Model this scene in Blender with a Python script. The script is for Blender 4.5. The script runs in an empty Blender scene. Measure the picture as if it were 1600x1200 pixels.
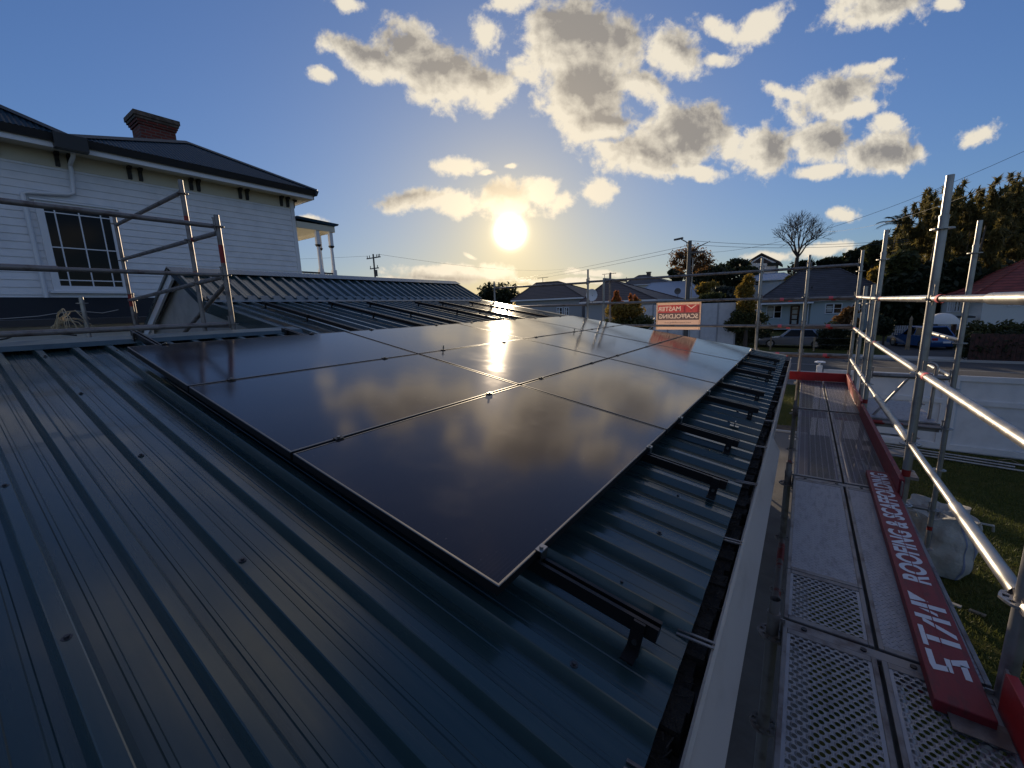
import bpy, math, random
import numpy as np
from mathutils import Vector, Matrix
R = math.radians
random.seed(7); rng = np.random.default_rng(7)
scene = bpy.context.scene
COL = scene.collection

# ---------------------------------------------------------------- camera
CAM = Vector((0.64465, -0.80964, 0.76738))
CX = Vector((0.81760, 0.57490, -0.03200)); CU = Vector((-0.07813, 0.16584, 0.98305)); CF = Vector((-0.57046, 0.80124, -0.18051))
F = 641.28
cd = bpy.data.cameras.new('camera'); cam = bpy.data.objects.new('camera', cd); COL.objects.link(cam)
cd.sensor_width = 36; cd.lens = F / 1600 * 36; cd.clip_start = 0.02; cd.clip_end = 6000
m = Matrix.Identity(4)
for i in range(3):
    m[i][0] = CX[i]; m[i][1] = CU[i]; m[i][2] = -CF[i]; m[i][3] = CAM[i]
cam.matrix_world = m
scene.camera = cam

# ---------------------------------------------------------------- sun, sky
SUN = Vector((-0.566, 0.807, 0.172)).normalized()
SUN_EL = math.asin(SUN.z); SUN_AZ = math.atan2(SUN.x, SUN.y)
sd = bpy.data.lights.new('sun', 'SUN'); sd.energy = 3.6; sd.angle = R(0.55); sd.color = (1.0, 0.80, 0.55)
so = bpy.data.objects.new('sun', sd); COL.objects.link(so)
so.rotation_euler = SUN.to_track_quat('Z', 'Y').to_euler()
scene.view_settings.view_transform = 'Standard'; scene.view_settings.look = 'None'
scene.view_settings.exposure = 0.22; scene.view_settings.gamma = 1.0
scene.render.resolution_x = 1024; scene.render.resolution_y = 768

class NT:
    """small node helper"""
    def __init__(s, tree): s.t = tree; s.n = tree.nodes; s.l = tree.links
    def add(s, typ, ins=None, **kw):
        nd = s.n.new(typ)
        for k, v in kw.items(): setattr(nd, k, v)
        if ins:
            for k, v in ins.items():
                if isinstance(v, bpy.types.NodeSocket): s.l.new(v, nd.inputs[k])
                else: nd.inputs[k].default_value = v
        return nd
    def math(s, op, a, b=0.0, c=0.0, clamp=False):
        nd = s.add('ShaderNodeMath', {0: a, 1: b, 2: c}, operation=op); nd.use_clamp = clamp
        return nd.outputs[0]
    def vm(s, op, a, b=(0, 0, 0), out=0):
        nd = s.add('ShaderNodeVectorMath', {0: a, 1: b}, operation=op)
        return nd.outputs[out]
    def sstep(s, x, a, b):
        nd = s.add('ShaderNodeMapRange', {'Value': x, 'From Min': a, 'From Max': b}, interpolation_type='SMOOTHSTEP')
        return nd.outputs[0]
    def mixc(s, f, a, b, blend='MIX'):
        nd = s.add('ShaderNodeMix', data_type='RGBA', blend_type=blend)
        for k, v in ((0, f), (6, a), (7, b)):
            if isinstance(v, bpy.types.NodeSocket): s.l.new(v, nd.inputs[k])
            else: nd.inputs[k].default_value = v if not isinstance(v, tuple) or len(v) == 4 else (*v, 1)
        return nd.outputs[2]
    def noise(s, vec, scale, detail=4, rough=.55, dist=0.0, out='Fac'):
        nd = s.add('ShaderNodeTexNoise', {'Scale': scale, 'Detail': detail, 'Roughness': rough, 'Distortion': dist})
        if vec is not None: s.l.new(vec, nd.inputs['Vector'])
        return nd.outputs[out]

CLOUDS = [(-0.2836,0.5327,0.1072,0.0333,-0.349,1.0),
 (-0.1989,0.5523,0.0805,0.0606,-0.346,1.1),
 (-0.133,0.5035,0.1158,0.0613,-0.348,1.2),
 (-0.0437,0.4758,0.0668,0.0481,-0.187,1.0),
 (-0.2121,0.5938,0.0273,0.0216,-0.03,0.8),
 (-0.397,0.5114,0.0328,0.0127,-0.189,0.6),
 (-0.3207,0.6422,0.0453,0.0144,-0.183,0.6),
 (-0.0325,0.5716,0.0246,0.0548,0.201,0.6),
 (0.0177,0.6358,0.061,0.0212,-0.029,0.8),
 (0.0619,0.4976,0.054,0.0258,-0.587,0.6),
 (0.1597,0.5538,0.1172,0.0913,-0.03,1.4),
 (0.105,0.5796,0.0617,0.0458,-0.03,1.0),
 (0.2494,0.5451,0.0663,0.0672,-0.03,1.1),
 (0.1663,0.4543,0.1013,0.0786,-0.03,1.3),
 (0.2089,0.3954,0.0818,0.0393,0.13,1.1),
 (0.2993,0.4755,0.0732,0.0325,-0.34,0.9),
 (0.374,0.5328,0.0668,0.0464,-0.411,1.0),
 (0.4646,0.5203,0.0306,0.0124,-0.03,0.6),
 (0.3879,0.3639,0.1201,0.0694,0.131,1.4),
 (0.303,0.3228,0.1163,0.0424,-0.19,1.1),
 (0.4271,0.2922,0.0731,0.0188,-0.111,0.9),
 (0.2308,0.3383,0.0607,0.0185,-0.35,0.8),
 (0.5794,0.3277,0.0635,0.0534,-0.031,1.1),
 (0.5102,0.3509,0.0316,0.0449,-0.03,0.8),
 (0.7042,0.345,0.0835,0.0399,-0.03,1.1),
 (0.8368,0.3172,0.0963,0.0442,0.1,1.1),
 (0.9236,0.3145,0.029,0.0189,-0.031,0.7),
 (0.7245,0.2885,0.0785,0.0167,0.101,0.8),
 (0.8501,0.3798,0.0486,0.0237,-0.03,0.8),
 (0.7226,0.4401,0.1144,0.0459,0.265,0.95),
 (0.6454,0.4373,0.0691,0.0163,-0.215,0.7),
 (0.794,0.4882,0.0629,0.0162,0.333,0.7),
 (0.7685,0.4081,0.0762,0.0214,0.131,0.8),
 (0.5506,0.5725,0.074,0.0289,0.461,0.95),
 (0.4756,0.5663,0.0471,0.0216,-0.481,0.7),
 (0.8052,0.6162,0.1185,0.0448,0.158,1.0),
 (0.9516,0.6084,0.0355,0.0144,-0.029,0.7),
 (1.0572,0.35,0.0545,0.0212,0.221,0.9),
 (0.769,0.1897,0.0386,0.0169,-0.031,0.8),
 (0.7424,0.1197,0.0663,0.0148,0.104,0.7),
 (-0.1083,0.3221,0.0577,0.0241,-0.031,0.95),
 (-0.044,0.3067,0.0159,0.0081,-0.031,0.7),
 (0.0115,0.3211,0.0217,0.0067,-0.031,0.7),
 (-0.1999,0.2545,0.0997,0.0247,0.051,0.9),
 (-0.1171,0.2436,0.0557,0.0303,-0.031,0.95),
 (-0.0027,0.2456,0.0703,0.044,-0.031,1.1),
 (0.068,0.2626,0.0555,0.0355,-0.031,1.0),
 (0.1321,0.2387,0.0399,0.0228,0.558,0.8),
 (0.2097,0.2555,0.041,0.0274,-0.031,0.8),
 (-0.4607,0.2182,0.0378,0.0128,-0.165,0.7),
 (-0.1367,0.0851,0.1432,0.0191,-0.066,1.0),
 (-0.0383,0.0879,0.0513,0.0161,-0.032,0.9),
 (0.2032,0.0758,0.0696,0.0088,-0.032,0.7),
 (-0.2658,0.0775,0.0907,0.0103,-0.032,0.7),
 (0.1578,0.0581,0.1823,0.0074,-0.066,0.7),
 (0.6091,0.1023,0.0452,0.0087,-0.032,0.5),
 (-0.0896,0.12,0.0223,0.0058,-0.371,0.6)]

world = bpy.data.worlds.new('World'); scene.world = world; world.use_nodes = True
w = NT(world.node_tree)
for nd in list(w.n): w.n.remove(nd)
geo = w.add('ShaderNodeTexCoord').outputs['Generated']
sky = w.add('ShaderNodeTexSky', sky_type='NISHITA', sun_disc=False, sun_elevation=SUN_EL, sun_rotation=SUN_AZ,
            altitude=20, air_density=1.0, dust_density=0.6, ozone_density=2.5).outputs[0]
az = R(-35.35)
fd = w.vm('DOT_PRODUCT', geo, (math.sin(az), math.cos(az), 0), 1)
rd = w.vm('DOT_PRODUCT', geo, (math.cos(az), -math.sin(az), 0), 1)
ud = w.vm('DOT_PRODUCT', geo, (0, 0, 1), 1)
fm = w.math('MAXIMUM', fd, 0.02)
a_ = w.math('DIVIDE', rd, fm); b_ = w.math('DIVIDE', ud, fm)
ab = w.add('ShaderNodeCombineXYZ', {0: a_, 1: b_, 2: 0.0}).outputs[0]
front = w.sstep(fd, 0.1, 0.25)
def density(vec, lst=None):
    wn = w.noise(vec, 9.0, 2, .6, 0, 'Color')
    wv = w.vm('MULTIPLY', w.vm('SUBTRACT', wn, (.5, .5, .5)), (.05, .04, 0))
    v = w.vm('ADD', vec, wv)
    acc = None
    v = w.vm('ADD', v, (0, 0, 1))
    for (ca, cb, ra, rb, rot, s) in (lst or CLOUDS):
        if acc is not None:   # a negligible term that keeps the evaluation sequential
            v = w.add('ShaderNodeVectorMath', {0: acc, 1: (1e-9, 1e-9, 1e-9), 2: v}, operation='MULTIPLY_ADD').outputs[0]
        c_, s_ = math.cos(rot), math.sin(rot); g_ = 1.08 if ra * rb > .0015 else 1.05; ra, rb = ra * g_, rb * g_
        x = w.vm('DOT_PRODUCT', v, (c_ / ra, s_ / ra, -(ca * c_ + cb * s_) / ra), 1)
        y = w.vm('DOT_PRODUCT', v, (-s_ / rb, c_ / rb, (ca * s_ - cb * c_) / rb), 1)
        ln = w.math('SQRT', w.math('MULTIPLY_ADD', x, x, w.math('MULTIPLY', y, y)))
        d = w.math('MULTIPLY_ADD', ln, -s, s)
        acc = d if acc is None else w.math('SMOOTH_MAX', acc, d, .25)
    return acc
base = density(ab)
nz = w.noise(ab, 16.0, 5, .60, .25)
nzl = w.noise(w.vm('ADD', ab, (-0.008, -0.012, 0)), 16.0, 4, .60, .25)
nzh = w.noise(ab, 60.0, 4, .65)
dens = w.math('MULTIPLY_ADD', w.math('SUBTRACT', nz, .5), 1.75, base)
dens = w.math('MULTIPLY_ADD', w.math('SUBTRACT', nzh, .5), .55, dens)
# clouds elsewhere on the dome (seen only as reflections)
uc = w.math('MAXIMUM', ud, 0.05)
dome = w.add('ShaderNodeCombineXYZ', {0: w.math('DIVIDE', w.vm('DOT_PRODUCT', geo, (1, 0, 0), 1), uc), 1: w.math('DIVIDE', w.vm('DOT_PRODUCT', geo, (0, 1, 0), 1), uc), 2: 0.0}).outputs[0]
dn = w.noise(dome, 1.3, 4, .55)
gen = w.math('MULTIPLY', w.math('SUBTRACT', dn, .56), 4.0)
inframe = w.math('MULTIPLY', front, w.sstep(b_, 0.85, 0.62))
dens = w.math('ADD', w.math('MULTIPLY', dens, inframe), w.math('MULTIPLY', gen, w.math('SUBTRACT', 1.0, inframe)))
alpha = w.sstep(dens, -0.14, 0.40)
thick = w.sstep(w.math('MULTIPLY_ADD', w.math('SUBTRACT', nz, .5), -1.1, dens), -0.05, 1.10)
toS = w.vm('NORMALIZE', w.vm('SUBTRACT', (0.0, 0.172, 0.0), ab))
BIG = [c for c in CLOUDS if c[2] * c[3] > .0022]
base2 = density(w.vm('ADD', ab, w.vm('MULTIPLY', toS, (.022, .022, 0))), BIG)
side = w.math('MULTIPLY', w.math('MINIMUM', w.math('SUBTRACT', base2, base), 0.25), inframe)          # <0 on the side facing the sun
relief = w.math('ADD', w.math('MULTIPLY', w.math('SUBTRACT', nzl, nz), 2.0), w.math('MULTIPLY', side, 1.7))
soft = w.noise(ab, 7.0, 3, .5)
thick = w.math('ADD', w.math('ADD', thick, relief), w.math('MULTIPLY', w.math('SUBTRACT', soft, .5), .9), clamp=True)
sdot = w.vm('DOT_PRODUCT', geo, tuple(SUN), 1)
ang = w.math('ARCCOSINE', w.math('MINIMUM', sdot, 0.999999))      # radians from the sun
halo1 = w.math('EXPONENT', w.math('MULTIPLY', ang, -1 / R(2.7)))
halo2 = w.math('EXPONENT', w.math('MULTIPLY', ang, -1 / R(11.0)))
disc = w.math('EXPONENT', w.math('MULTIPLY', w.math('POWER', w.math('DIVIDE', ang, R(1.15)), 2.0), -1.0))
cl = w.mixc(thick, (7.1, 6.5, 5.4), (2.3, 2.2, 2.15))
cl = w.mixc(w.math('POWER', halo2, 1.7), cl, (11, 9, 6.2))
# sky tint
skyt = w.vm('MULTIPLY', sky, (0.86, 1.06, 1.52))
lum = w.vm('DOT_PRODUCT', skyt, (.2, .6, .2), 1)
skyt = w.add('ShaderNodeVectorMath', {0: skyt, 'Scale': w.math('DIVIDE', 1.0, w.math('MULTIPLY_ADD', lum, 1 / 7.0, 1.0))}, operation='SCALE').outputs[0]
warm = w.mixc(halo2, (1.0, 1.0, 1.0), (1.08, .90, .58))
skyt = w.vm('MULTIPLY', skyt, warm)
col = w.mixc(alpha, skyt, cl)
def addl(c, f, rgb):
    sc = w.add('ShaderNodeVectorMath', {0: rgb, 'Scale': f}, operation='SCALE').outputs[0]
    return w.vm('ADD', c, sc)
col = addl(col, halo1, (6, 4.7, 2.6))
col = addl(col, halo2, (1.5, 1.0, .35))
col = addl(col, disc, (160, 140, 105))
bg = w.add('ShaderNodeBackground', {'Color': col, 'Strength': 0.1})
out = w.add('ShaderNodeOutputWorld', {'Surface': bg.outputs[0]})
world.cycles.sampling_method = 'MANUAL'; world.cycles.sample_map_resolution = 1024

# ---------------------------------------------------------------- helpers
def at(px, py, axis, val):
    """point where a sight line of the survey photo meets the plane axis=val (metres)"""
    d = CX * (px - 800) - CU * (py - 600) + CF * F
    k = (val - CAM[axis]) / d[axis]
    return CAM + d * k

class MB:
    def __init__(s): s.v = []; s.f = []
    def add(s, vs, fs):
        o = len(s.v); s.v += [tuple(x) for x in vs]; s.f += [tuple(o + i for i in f) for f in fs]; return s
    def box(s, a, b):
        x0, y0, z0 = a; x1, y1, z1 = b
        x0, x1 = min(x0, x1), max(x0, x1); y0, y1 = min(y0, y1), max(y0, y1); z0, z1 = min(z0, z1), max(z0, z1)
        return s.add([(x0, y0, z0), (x1, y0, z0), (x1, y1, z0), (x0, y1, z0), (x0, y0, z1), (x1, y0, z1), (x1, y1, z1), (x0, y1, z1)],
                     [(0, 3, 2, 1), (4, 5, 6, 7), (0, 1, 5, 4), (1, 2, 6, 5), (2, 3, 7, 6), (3, 0, 4, 7)])
    def obox(s, c, ax, ay, az_):
        """box from centre and three half-axis vectors"""
        c = Vector(c); ax = Vector(ax); ay = Vector(ay); az_ = Vector(az_)
        vs = [c + ax * i + ay * j + az_ * k for k in (-1, 1) for (i, j) in ((-1, -1), (1, -1), (1, 1), (-1, 1))]
        return s.add(vs, [(0, 3, 2, 1), (4, 5, 6, 7), (0, 1, 5, 4), (1, 2, 6, 5), (2, 3, 7, 6), (3, 0, 4, 7)])
    def tube(s, p0, p1, r, n=10, r1=None, cap=True):
        p0 = Vector(p0); p1 = Vector(p1); r1 = r if r1 is None else r1
        d = (p1 - p0).normalized(); u = d.orthogonal().normalized(); v = d.cross(u)
        vs = []
        for p, rr in ((p0, r), (p1, r1)):
            for i in range(n):
                a = 2 * math.pi * i / n; vs.append(p + u * math.cos(a) * rr + v * math.sin(a) * rr)
        fs = [(i, (i + 1) % n, n + (i + 1) % n, n + i) for i in range(n)]
        if cap: fs += [tuple(range(n - 1, -1, -1)), tuple(range(n, 2 * n))]
        return s.add(vs, fs)
    def path(s, pts, r, n=8, r_end=None):
        pts = [Vector(p) for p in pts]; N = len(pts); o = len(s.v); prev = None
        for k, p in enumerate(pts):
            d = (pts[min(k + 1, N - 1)] - pts[max(k - 1, 0)]).normalized()
            if prev is None: u = d.orthogonal().normalized()
            else: u = (prev - d * prev.dot(d)).normalized()
            prev = u; v = d.cross(u)
            rr = r if r_end is None else r + (r_end - r) * k / (N - 1)
            for i in range(n):
                a = 2 * math.pi * i / n; s.v.append(tuple(p + u * math.cos(a) * rr + v * math.sin(a) * rr))
        for k in range(N - 1):
            for i in range(n):
                s.f.append((o + k * n + i, o + k * n + (i + 1) % n, o + (k + 1) * n + (i + 1) % n, o + (k + 1) * n + i))
        s.f.append(tuple(o + i for i in range(n - 1, -1, -1))); s.f.append(tuple(o + (N - 1) * n + i for i in range(n)))
        return s
    def prism(s, poly, d, close=True):
        """closed polygon (3d points) extruded by vector d"""
        poly = [Vector(p) for p in poly]; d = Vector(d); n = len(poly)
        vs = poly + [p + d for p in poly]
        fs = [(i, (i + 1) % n, n + (i + 1) % n, n + i) for i in range(n)]
        fs += [tuple(range(n - 1, -1, -1)), tuple(range(n, 2 * n))]
        return s.add(vs, fs)
    def sheet(s, prof, d, seg=1):
        """open profile extruded by vector d"""
        prof = [Vector(p) for p in prof]; d = Vector(d); n = len(prof); o = len(s.v)
        for k in range(seg + 1):
            for p in prof: s.v.append(tuple(p + d * (k / seg)))
        for k in range(seg):
            for i in range(n - 1): s.f.append((o + k * n + i, o + k * n + i + 1, o + (k + 1) * n + i + 1, o + (k + 1) * n + i))
        return s
    def poly(s, pts): return s.add(pts, [tuple(range(len(pts)))])
    def build(s, name, mat, parent=None, smooth=False, bevel=0):
        me = bpy.data.meshes.new(name); loc = Vector((0, 0, 0))
        if parent is not None:
            p = parent
            while p is not None: loc = loc + p.location; p = p.parent
        me.from_pydata([tuple(Vector(v) - loc) for v in s.v], [], s.f); me.validate(); me.update()
        me.materials.append(mat)
        if smooth:
            for p in me.polygons: p.use_smooth = True
            try: me.set_sharp_from_angle(angle=R(40))
            except Exception: pass
        o = bpy.data.objects.new(name, me); COL.objects.link(o)
        if parent is not None: o.parent = parent
        if bevel:
            md = o.modifiers.new('bevel', 'BEVEL'); md.width = bevel; md.segments = 2; md.limit_method = 'ANGLE'; md.harden_normals = False
        return o

def tag(o, label=None, cat=None, group=None, kind=None):
    if label: o['label'] = label
    if cat: o['category'] = cat
    if group: o['group'] = group
    if kind: o['kind'] = kind
    return o
def thing(name, label, cat, loc, group=None):
    o = bpy.data.objects.new(name, None); COL.objects.link(o); o.location = loc; o.empty_display_size = .1
    return tag(o, label, cat, group)
def copy_thing(root, delta, label, group=None):
    def cp(o, par):
        c = o.copy(); COL.objects.link(c); c.parent = par
        for ch in [x for x in bpy.data.objects if x.parent == o]: cp(ch, c)
        return c
    c = cp(root, None); c.location = root.location + Vector(delta); c['label'] = label
    if group: c['group'] = group
    return c

# ---------------------------------------------------------------- materials
def mat(name, base, rough=.5, metal=0.0, spec=.5, bump=None, var=None, coat=0.0, coords='Object', extra=None):
    """bump=(scale,strength,distance[,stretch]); var=(scale, colour2, lo, hi)"""
    m = bpy.data.materials.new(name); m.use_nodes = True; t = NT(m.node_tree)
    b = t.n['Principled BSDF']
    b.inputs['Base Color'].default_value = (*base, 1); b.inputs['Roughness'].default_value = rough
    b.inputs['Metallic'].default_value = metal; b.inputs['Specular IOR Level'].default_value = spec
    b.inputs['Coat Weight'].default_value = coat
    tc = t.add('ShaderNodeTexCoord').outputs[coords]
    if var:
        st = var[4] if len(var) > 4 else (1, 1, 1)
        v = t.vm('MULTIPLY', tc, st)
        f = t.sstep(t.noise(v, var[0], 6, .6), var[2], var[3])
        t.l.new(t.mixc(f, base, var[1]), b.inputs['Base Color'])
    if bump:
        st = bump[3] if len(bump) > 3 else (1, 1, 1)
        v = t.vm('MULTIPLY', tc, st)
        n = t.noise(v, bump[0], 4, .6)
        bp = t.add('ShaderNodeBump', {'Height': n, 'Strength': bump[1], 'Distance': bump[2]})
        t.l.new(bp.outputs[0], b.inputs['Normal'])
    if extra: extra(t, b, tc)
    return m
def leafmat(name, c1, c2, trans=.35):
    m = bpy.data.materials.new(name); m.use_nodes = True; t = NT(m.node_tree)
    b = t.n['Principled BSDF']; g = t.add('ShaderNodeNewGeometry')
    tc = t.add('ShaderNodeTexCoord').outputs['Object']
    f = t.math('MULTIPLY_ADD', g.outputs['Random Per Island'], .6, t.math('MULTIPLY', t.noise(tc, .9, 3), .5))
    c = t.mixc(f, c1, c2); t.l.new(c, b.inputs['Base Color']); b.inputs['Roughness'].default_value = .6
    tr = t.add('ShaderNodeBsdfTranslucent', {'Color': c})
    mx = t.add('ShaderNodeMixShader', {0: trans, 1: b.outputs[0], 2: tr.outputs[0]})
    t.l.new(mx.outputs[0], t.n['Material Output'].inputs[0])
    return m
M = {}
def roofx(t, b, tc):
    d = t.noise(t.vm('MULTIPLY', tc, (.6, 14, 1)), 2.0, 5, .6)
    t.l.new(t.math('MULTIPLY_ADD', d, .26, .12), b.inputs['Roughness'])
M['roof'] = mat('coated_steel_roofing', (.017, .042, .047), .38, 0, .62, bump=(1.4, .25, .012, (.5, 1.6, 1)), var=(3.0, (.034, .056, .058), .35, .8, (.5, 6, 1)), coat=.15, extra=roofx)
M['roof2'] = mat('coated_steel_roofing_villa', (.010, .034, .056), .5, 0, .22)
M['cap'] = mat('ridge_flashing', (.075, .115, .135), .35, 0, .5, bump=(3, .3, .01), var=(5, (.05, .08, .10), .4, .7))
def glassx(t, b, tc):
    sep = t.add('ShaderNodeSeparateXYZ', {0: tc})
    # fine busbar lines running along the eave, cell gaps
    fx = t.math('PINGPONG', t.math('MULTIPLY', sep.outputs[0], 1.0), .0065)
    ln = t.math('LESS_THAN', fx, .0008)
    d = t.noise(tc, 260, 1, .5); sp = t.math('GREATER_THAN', d, .80)
    d2 = t.noise(tc, 2.2, 3, .6); sm = t.sstep(d2, .5, .8)
    c = t.mixc(ln, (.0045, .003, .006), (.026, .022, .030))
    c = t.mixc(t.math('MULTIPLY', sm, .06), c, (.10, .095, .11))
    c = t.mixc(sp, c, (.5, .47, .42))
    b.inputs['IOR'].default_value = 1.74; b.inputs['Specular Tint'].default_value = (1.0, .72, .60, 1)
    t.l.new(c, b.inputs['Base Color'])
    t.l.new(t.math('MULTIPLY_ADD', sm, .06, .11), b.inputs['Roughness'])
M['glass_pv'] = mat('solar_glass', (.01, .008, .016), .1, 0, .5, bump=(2.2, .10, .004), extra=glassx)
M['frame_pv'] = mat('sunlit_lip_aluminium', (.20, .19, .18), .42, 1.0)  # black frame's top lip, sun glint put into a paler metal colour
M['frame_side'] = mat('shaded_frame_side', (.008, .008, .009), .5, 0, .3)  # same frame's sides, their shade put into a near-black colour
M['leanto'] = mat('dark_lean_to_roofing', (.014, .018, .024), .8, 0, .15)
M['rail'] = mat('black_rail_aluminium', (.028, .026, .028), .35, .7)
M['clamp'] = mat('clamp_metal', (.30, .29, .27), .3, 1.0)
def galvx(t, b, tc):
    t.l.new(t.math('MULTIPLY_ADD', t.noise(tc, 9, 5), .35, .22), b.inputs['Roughness'])
M['galv'] = mat('galvanised_steel', (.36, .345, .33), .42, .75, .5, bump=(60, .15, .002), var=(7, (.22, .20, .19), .45, .75), extra=galvx)
M['galv_dark'] = mat('weathered_galvanised_steel', (.24, .22, .21), .5, .6, .5, bump=(60, .2, .002), var=(9, (.13, .10, .09), .45, .7))
M['galv_red'] = mat('galvanised_steel_with_red_paint', (.24, .20, .19), .5, .5, .5, var=(6, (.26, .03, .025), .52, .6))
M['pink'] = mat('pink_marking_tape', (.75, .12, .14), .6)
M['redtape'] = mat('dark_red_marking_paint', (.25, .015, .012), .5, 0, .4)
def deckx(kind):
    def fn(t, b, tc):
        sep = t.add('ShaderNodeSeparateXYZ', {0: tc})
        X, Y = sep.outputs[0], sep.outputs[1]
        if kind == 'holes': px, py, r, st = .030, .042, .0085, 1
        elif kind == 'fine': px, py, r, st = .018, .026, .0040, 1
        else: px, py, r, st = .030, .030, .007, 1
        row = t.math('FLOOR', t.math('DIVIDE', Y, py / 2))
        off = t.math('MULTIPLY', t.math('MODULO', t.math('ABSOLUTE', row), 2.0), px / 2)
        cx = t.math('SUBTRACT', t.math('FLOORED_MODULO', t.math('ADD', X, off), px), px / 2)
        cy = t.math('SUBTRACT', t.math('FLOORED_MODULO', Y, py / 2), py / 4)
        if kind == 'tread':
            ang_ = t.math('MULTIPLY_ADD', t.math('MODULO', t.math('ABSOLUTE', row), 2.0), 1.4, -.7)
            rx = t.math('ADD', cx, t.math('MULTIPLY', cy, ang_)); d = t.math('POWER', t.math('ADD', t.math('POWER', t.math('MULTIPLY', rx, 2.2), 2.0), t.math('POWER', t.math('MULTIPLY', cy, .9), 2.0)), .5)
        else:
            d = t.math('POWER', t.math('ADD', t.math('POWER', cx, 2.0), t.math('POWER', cy, 2.0)), .5)
        if kind == 'tread':
            h = t.sstep(d, r, r * .4)
            bp = t.add('ShaderNodeBump', {'Height': h, 'Strength': 1.0, 'Distance': .006}); t.l.new(bp.outputs[0], b.inputs['Normal'])
            t.l.new(t.mixc(t.math('MULTIPLY', h, .45), b.inputs['Base Color'].links[0].from_socket, (.40, .40, .43)), b.inputs['Base Color'])
        else:
            hole = t.math('LESS_THAN', d, r)
            rim = t.math('MULTIPLY', t.sstep(d, r * 1.7, r * 1.05), t.math('LESS_THAN', t.math('ABSOLUTE', X), .128))
            if kind == 'fine':
                sx = t.math('PINGPONG', X, .021); st_ = t.sstep(sx, .0045, .001)
                t.l.new(t.mixc(t.math('MULTIPLY', st_, .7), (.085, .075, .105), (.30, .28, .33)), b.inputs['Base Color'])
            bp = t.add('ShaderNodeBump', {'Height': rim, 'Strength': 1.0, 'Distance': .004}); t.l.new(bp.outputs[0], b.inputs['Normal'])
            inside = t.math('MULTIPLY', t.math('LESS_THAN', t.math('ABSOLUTE', X), .128), hole)
            tr = t.add('ShaderNodeBsdfTransparent')
            mx = t.add('ShaderNodeMixShader', {0: inside, 1: b.outputs[0], 2: tr.outputs[0]})
            t.l.new(mx.outputs[0], t.n['Material Output'].inputs[0])
    return fn
dv = (9, (.20, .195, .205), .42, .80, (4.0, 1.2, 1))
M['deck_holes'] = mat('perforated_steel_deck', (.34, .33, .34), .5, .5, .5, var=dv, extra=deckx('holes'))
M['deck_fine'] = mat('fine_perforated_steel_deck', (.24, .235, .26), .5, .5, .5, var=dv, extra=deckx('fine'))
M['deck_tread'] = mat('tread_plate_deck', (.33, .32, .335), .55, .45, .5, var=dv, extra=deckx('tread'))
M['red'] = mat('red_toe_board_paint', (.36, .012, .012), .45, 0, .5, bump=(30, .2, .003), var=(8, (.26, .010, .010), .4, .7))
M['redplank'] = mat('dark_red_plank_paint', (.20, .016, .022), .55, 0, .4, bump=(40, .35, .003, (6, 1, 1)), var=(14, (.13, .02, .022), .45, .7, (3, 1, 1)))
M['stencil'] = mat('white_stencil_paint', (.62, .62, .66), .6, 0, .3, var=(40, (.34, .25, .27), .62, .72))
M['white'] = mat('white_house_paint', (.76, .77, .80), .5, 0, .4, bump=(12, .1, .004), var=(2.5, (.68, .69, .72), .4, .7))
M['trim'] = mat('white_trim_paint', (.72, .73, .76), .45)
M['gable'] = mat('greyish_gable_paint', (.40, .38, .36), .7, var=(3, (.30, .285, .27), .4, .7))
M['soffit'] = mat('cream_soffit_paint', (.62, .58, .47), .6)
M['black'] = mat('black_paint', (.012, .012, .013), .4)
M['winglass'] = mat('dark_window_glass', (.004, .004, .005), .08, 0, .18)
M['curtain'] = mat('pale_curtain', (.45, .44, .40), .8)
def brickx(t, b, tc):
    br = t.add('ShaderNodeTexBrick', {'Scale': 1.0, 'Color1': (.20, .035, .022, 1), 'Color2': (.13, .028, .02, 1), 'Mortar': (.14, .10, .085, 1), 'Mortar Size': .012, 'Brick Width': .24, 'Row Height': .085})
    sp = t.add('ShaderNodeSeparateXYZ', {0: tc})
    v = t.add('ShaderNodeCombineXYZ', {0: t.math('ADD', sp.outputs[0], sp.outputs[1]), 1: sp.outputs[2], 2: 0.0}).outputs[0]
    t.l.new(v, br.inputs['Vector']); t.l.new(br.outputs[0], b.inputs['Base Color'])
M['brick'] = mat('red_brick', (.2, .04, .03), .85, extra=brickx)
M['mortar'] = mat('weathered_cement', (.16, .12, .095), .9, var=(8, (.09, .065, .05), .4, .6))
M['debris'] = mat('gutter_debris', (.02, .017, .014), .95, bump=(30, 1, .03))
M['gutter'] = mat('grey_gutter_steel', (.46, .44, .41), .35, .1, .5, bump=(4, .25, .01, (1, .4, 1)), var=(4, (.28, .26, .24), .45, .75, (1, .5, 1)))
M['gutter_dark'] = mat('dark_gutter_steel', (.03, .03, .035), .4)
def tilex(t, b, tc):
    sp = t.add('ShaderNodeSeparateXYZ', {0: tc})
    z = t.math('FLOORED_MODULO', sp.outputs[2], .21)
    ln = t.sstep(z, 0, .05)
    src = b.inputs['Base Color'].links[0].from_socket if b.inputs['Base Color'].links else tuple(b.inputs['Base Color'].default_value)
    t.l.new(t.mixc(t.math('SUBTRACT', 1.0, t.sstep(z, 0, .045)), src, (.012, .011, .012)), b.inputs['Base Color'])
    bp = t.add('ShaderNodeBump', {'Height': ln, 'Strength': .9, 'Distance': .06}); t.l.new(bp.outputs[0], b.inputs['Normal'])
M['tile_grey'] = mat('dark_grey_tiles', (.062, .058, .066), .6, var=(1.2, (.045, .042, .046), .4, .6), extra=tilex)
M['tile_brown'] = mat('dark_brown_tiles', (.07, .05, .045), .6, extra=tilex)
M['tile_red'] = mat('red_tiles', (.26, .045, .028), .6, var=(2, (.18, .03, .02), .4, .6), extra=tilex)
M['metal_pale'] = mat('pale_steel_roof', (.34, .38, .45), .5)
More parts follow.
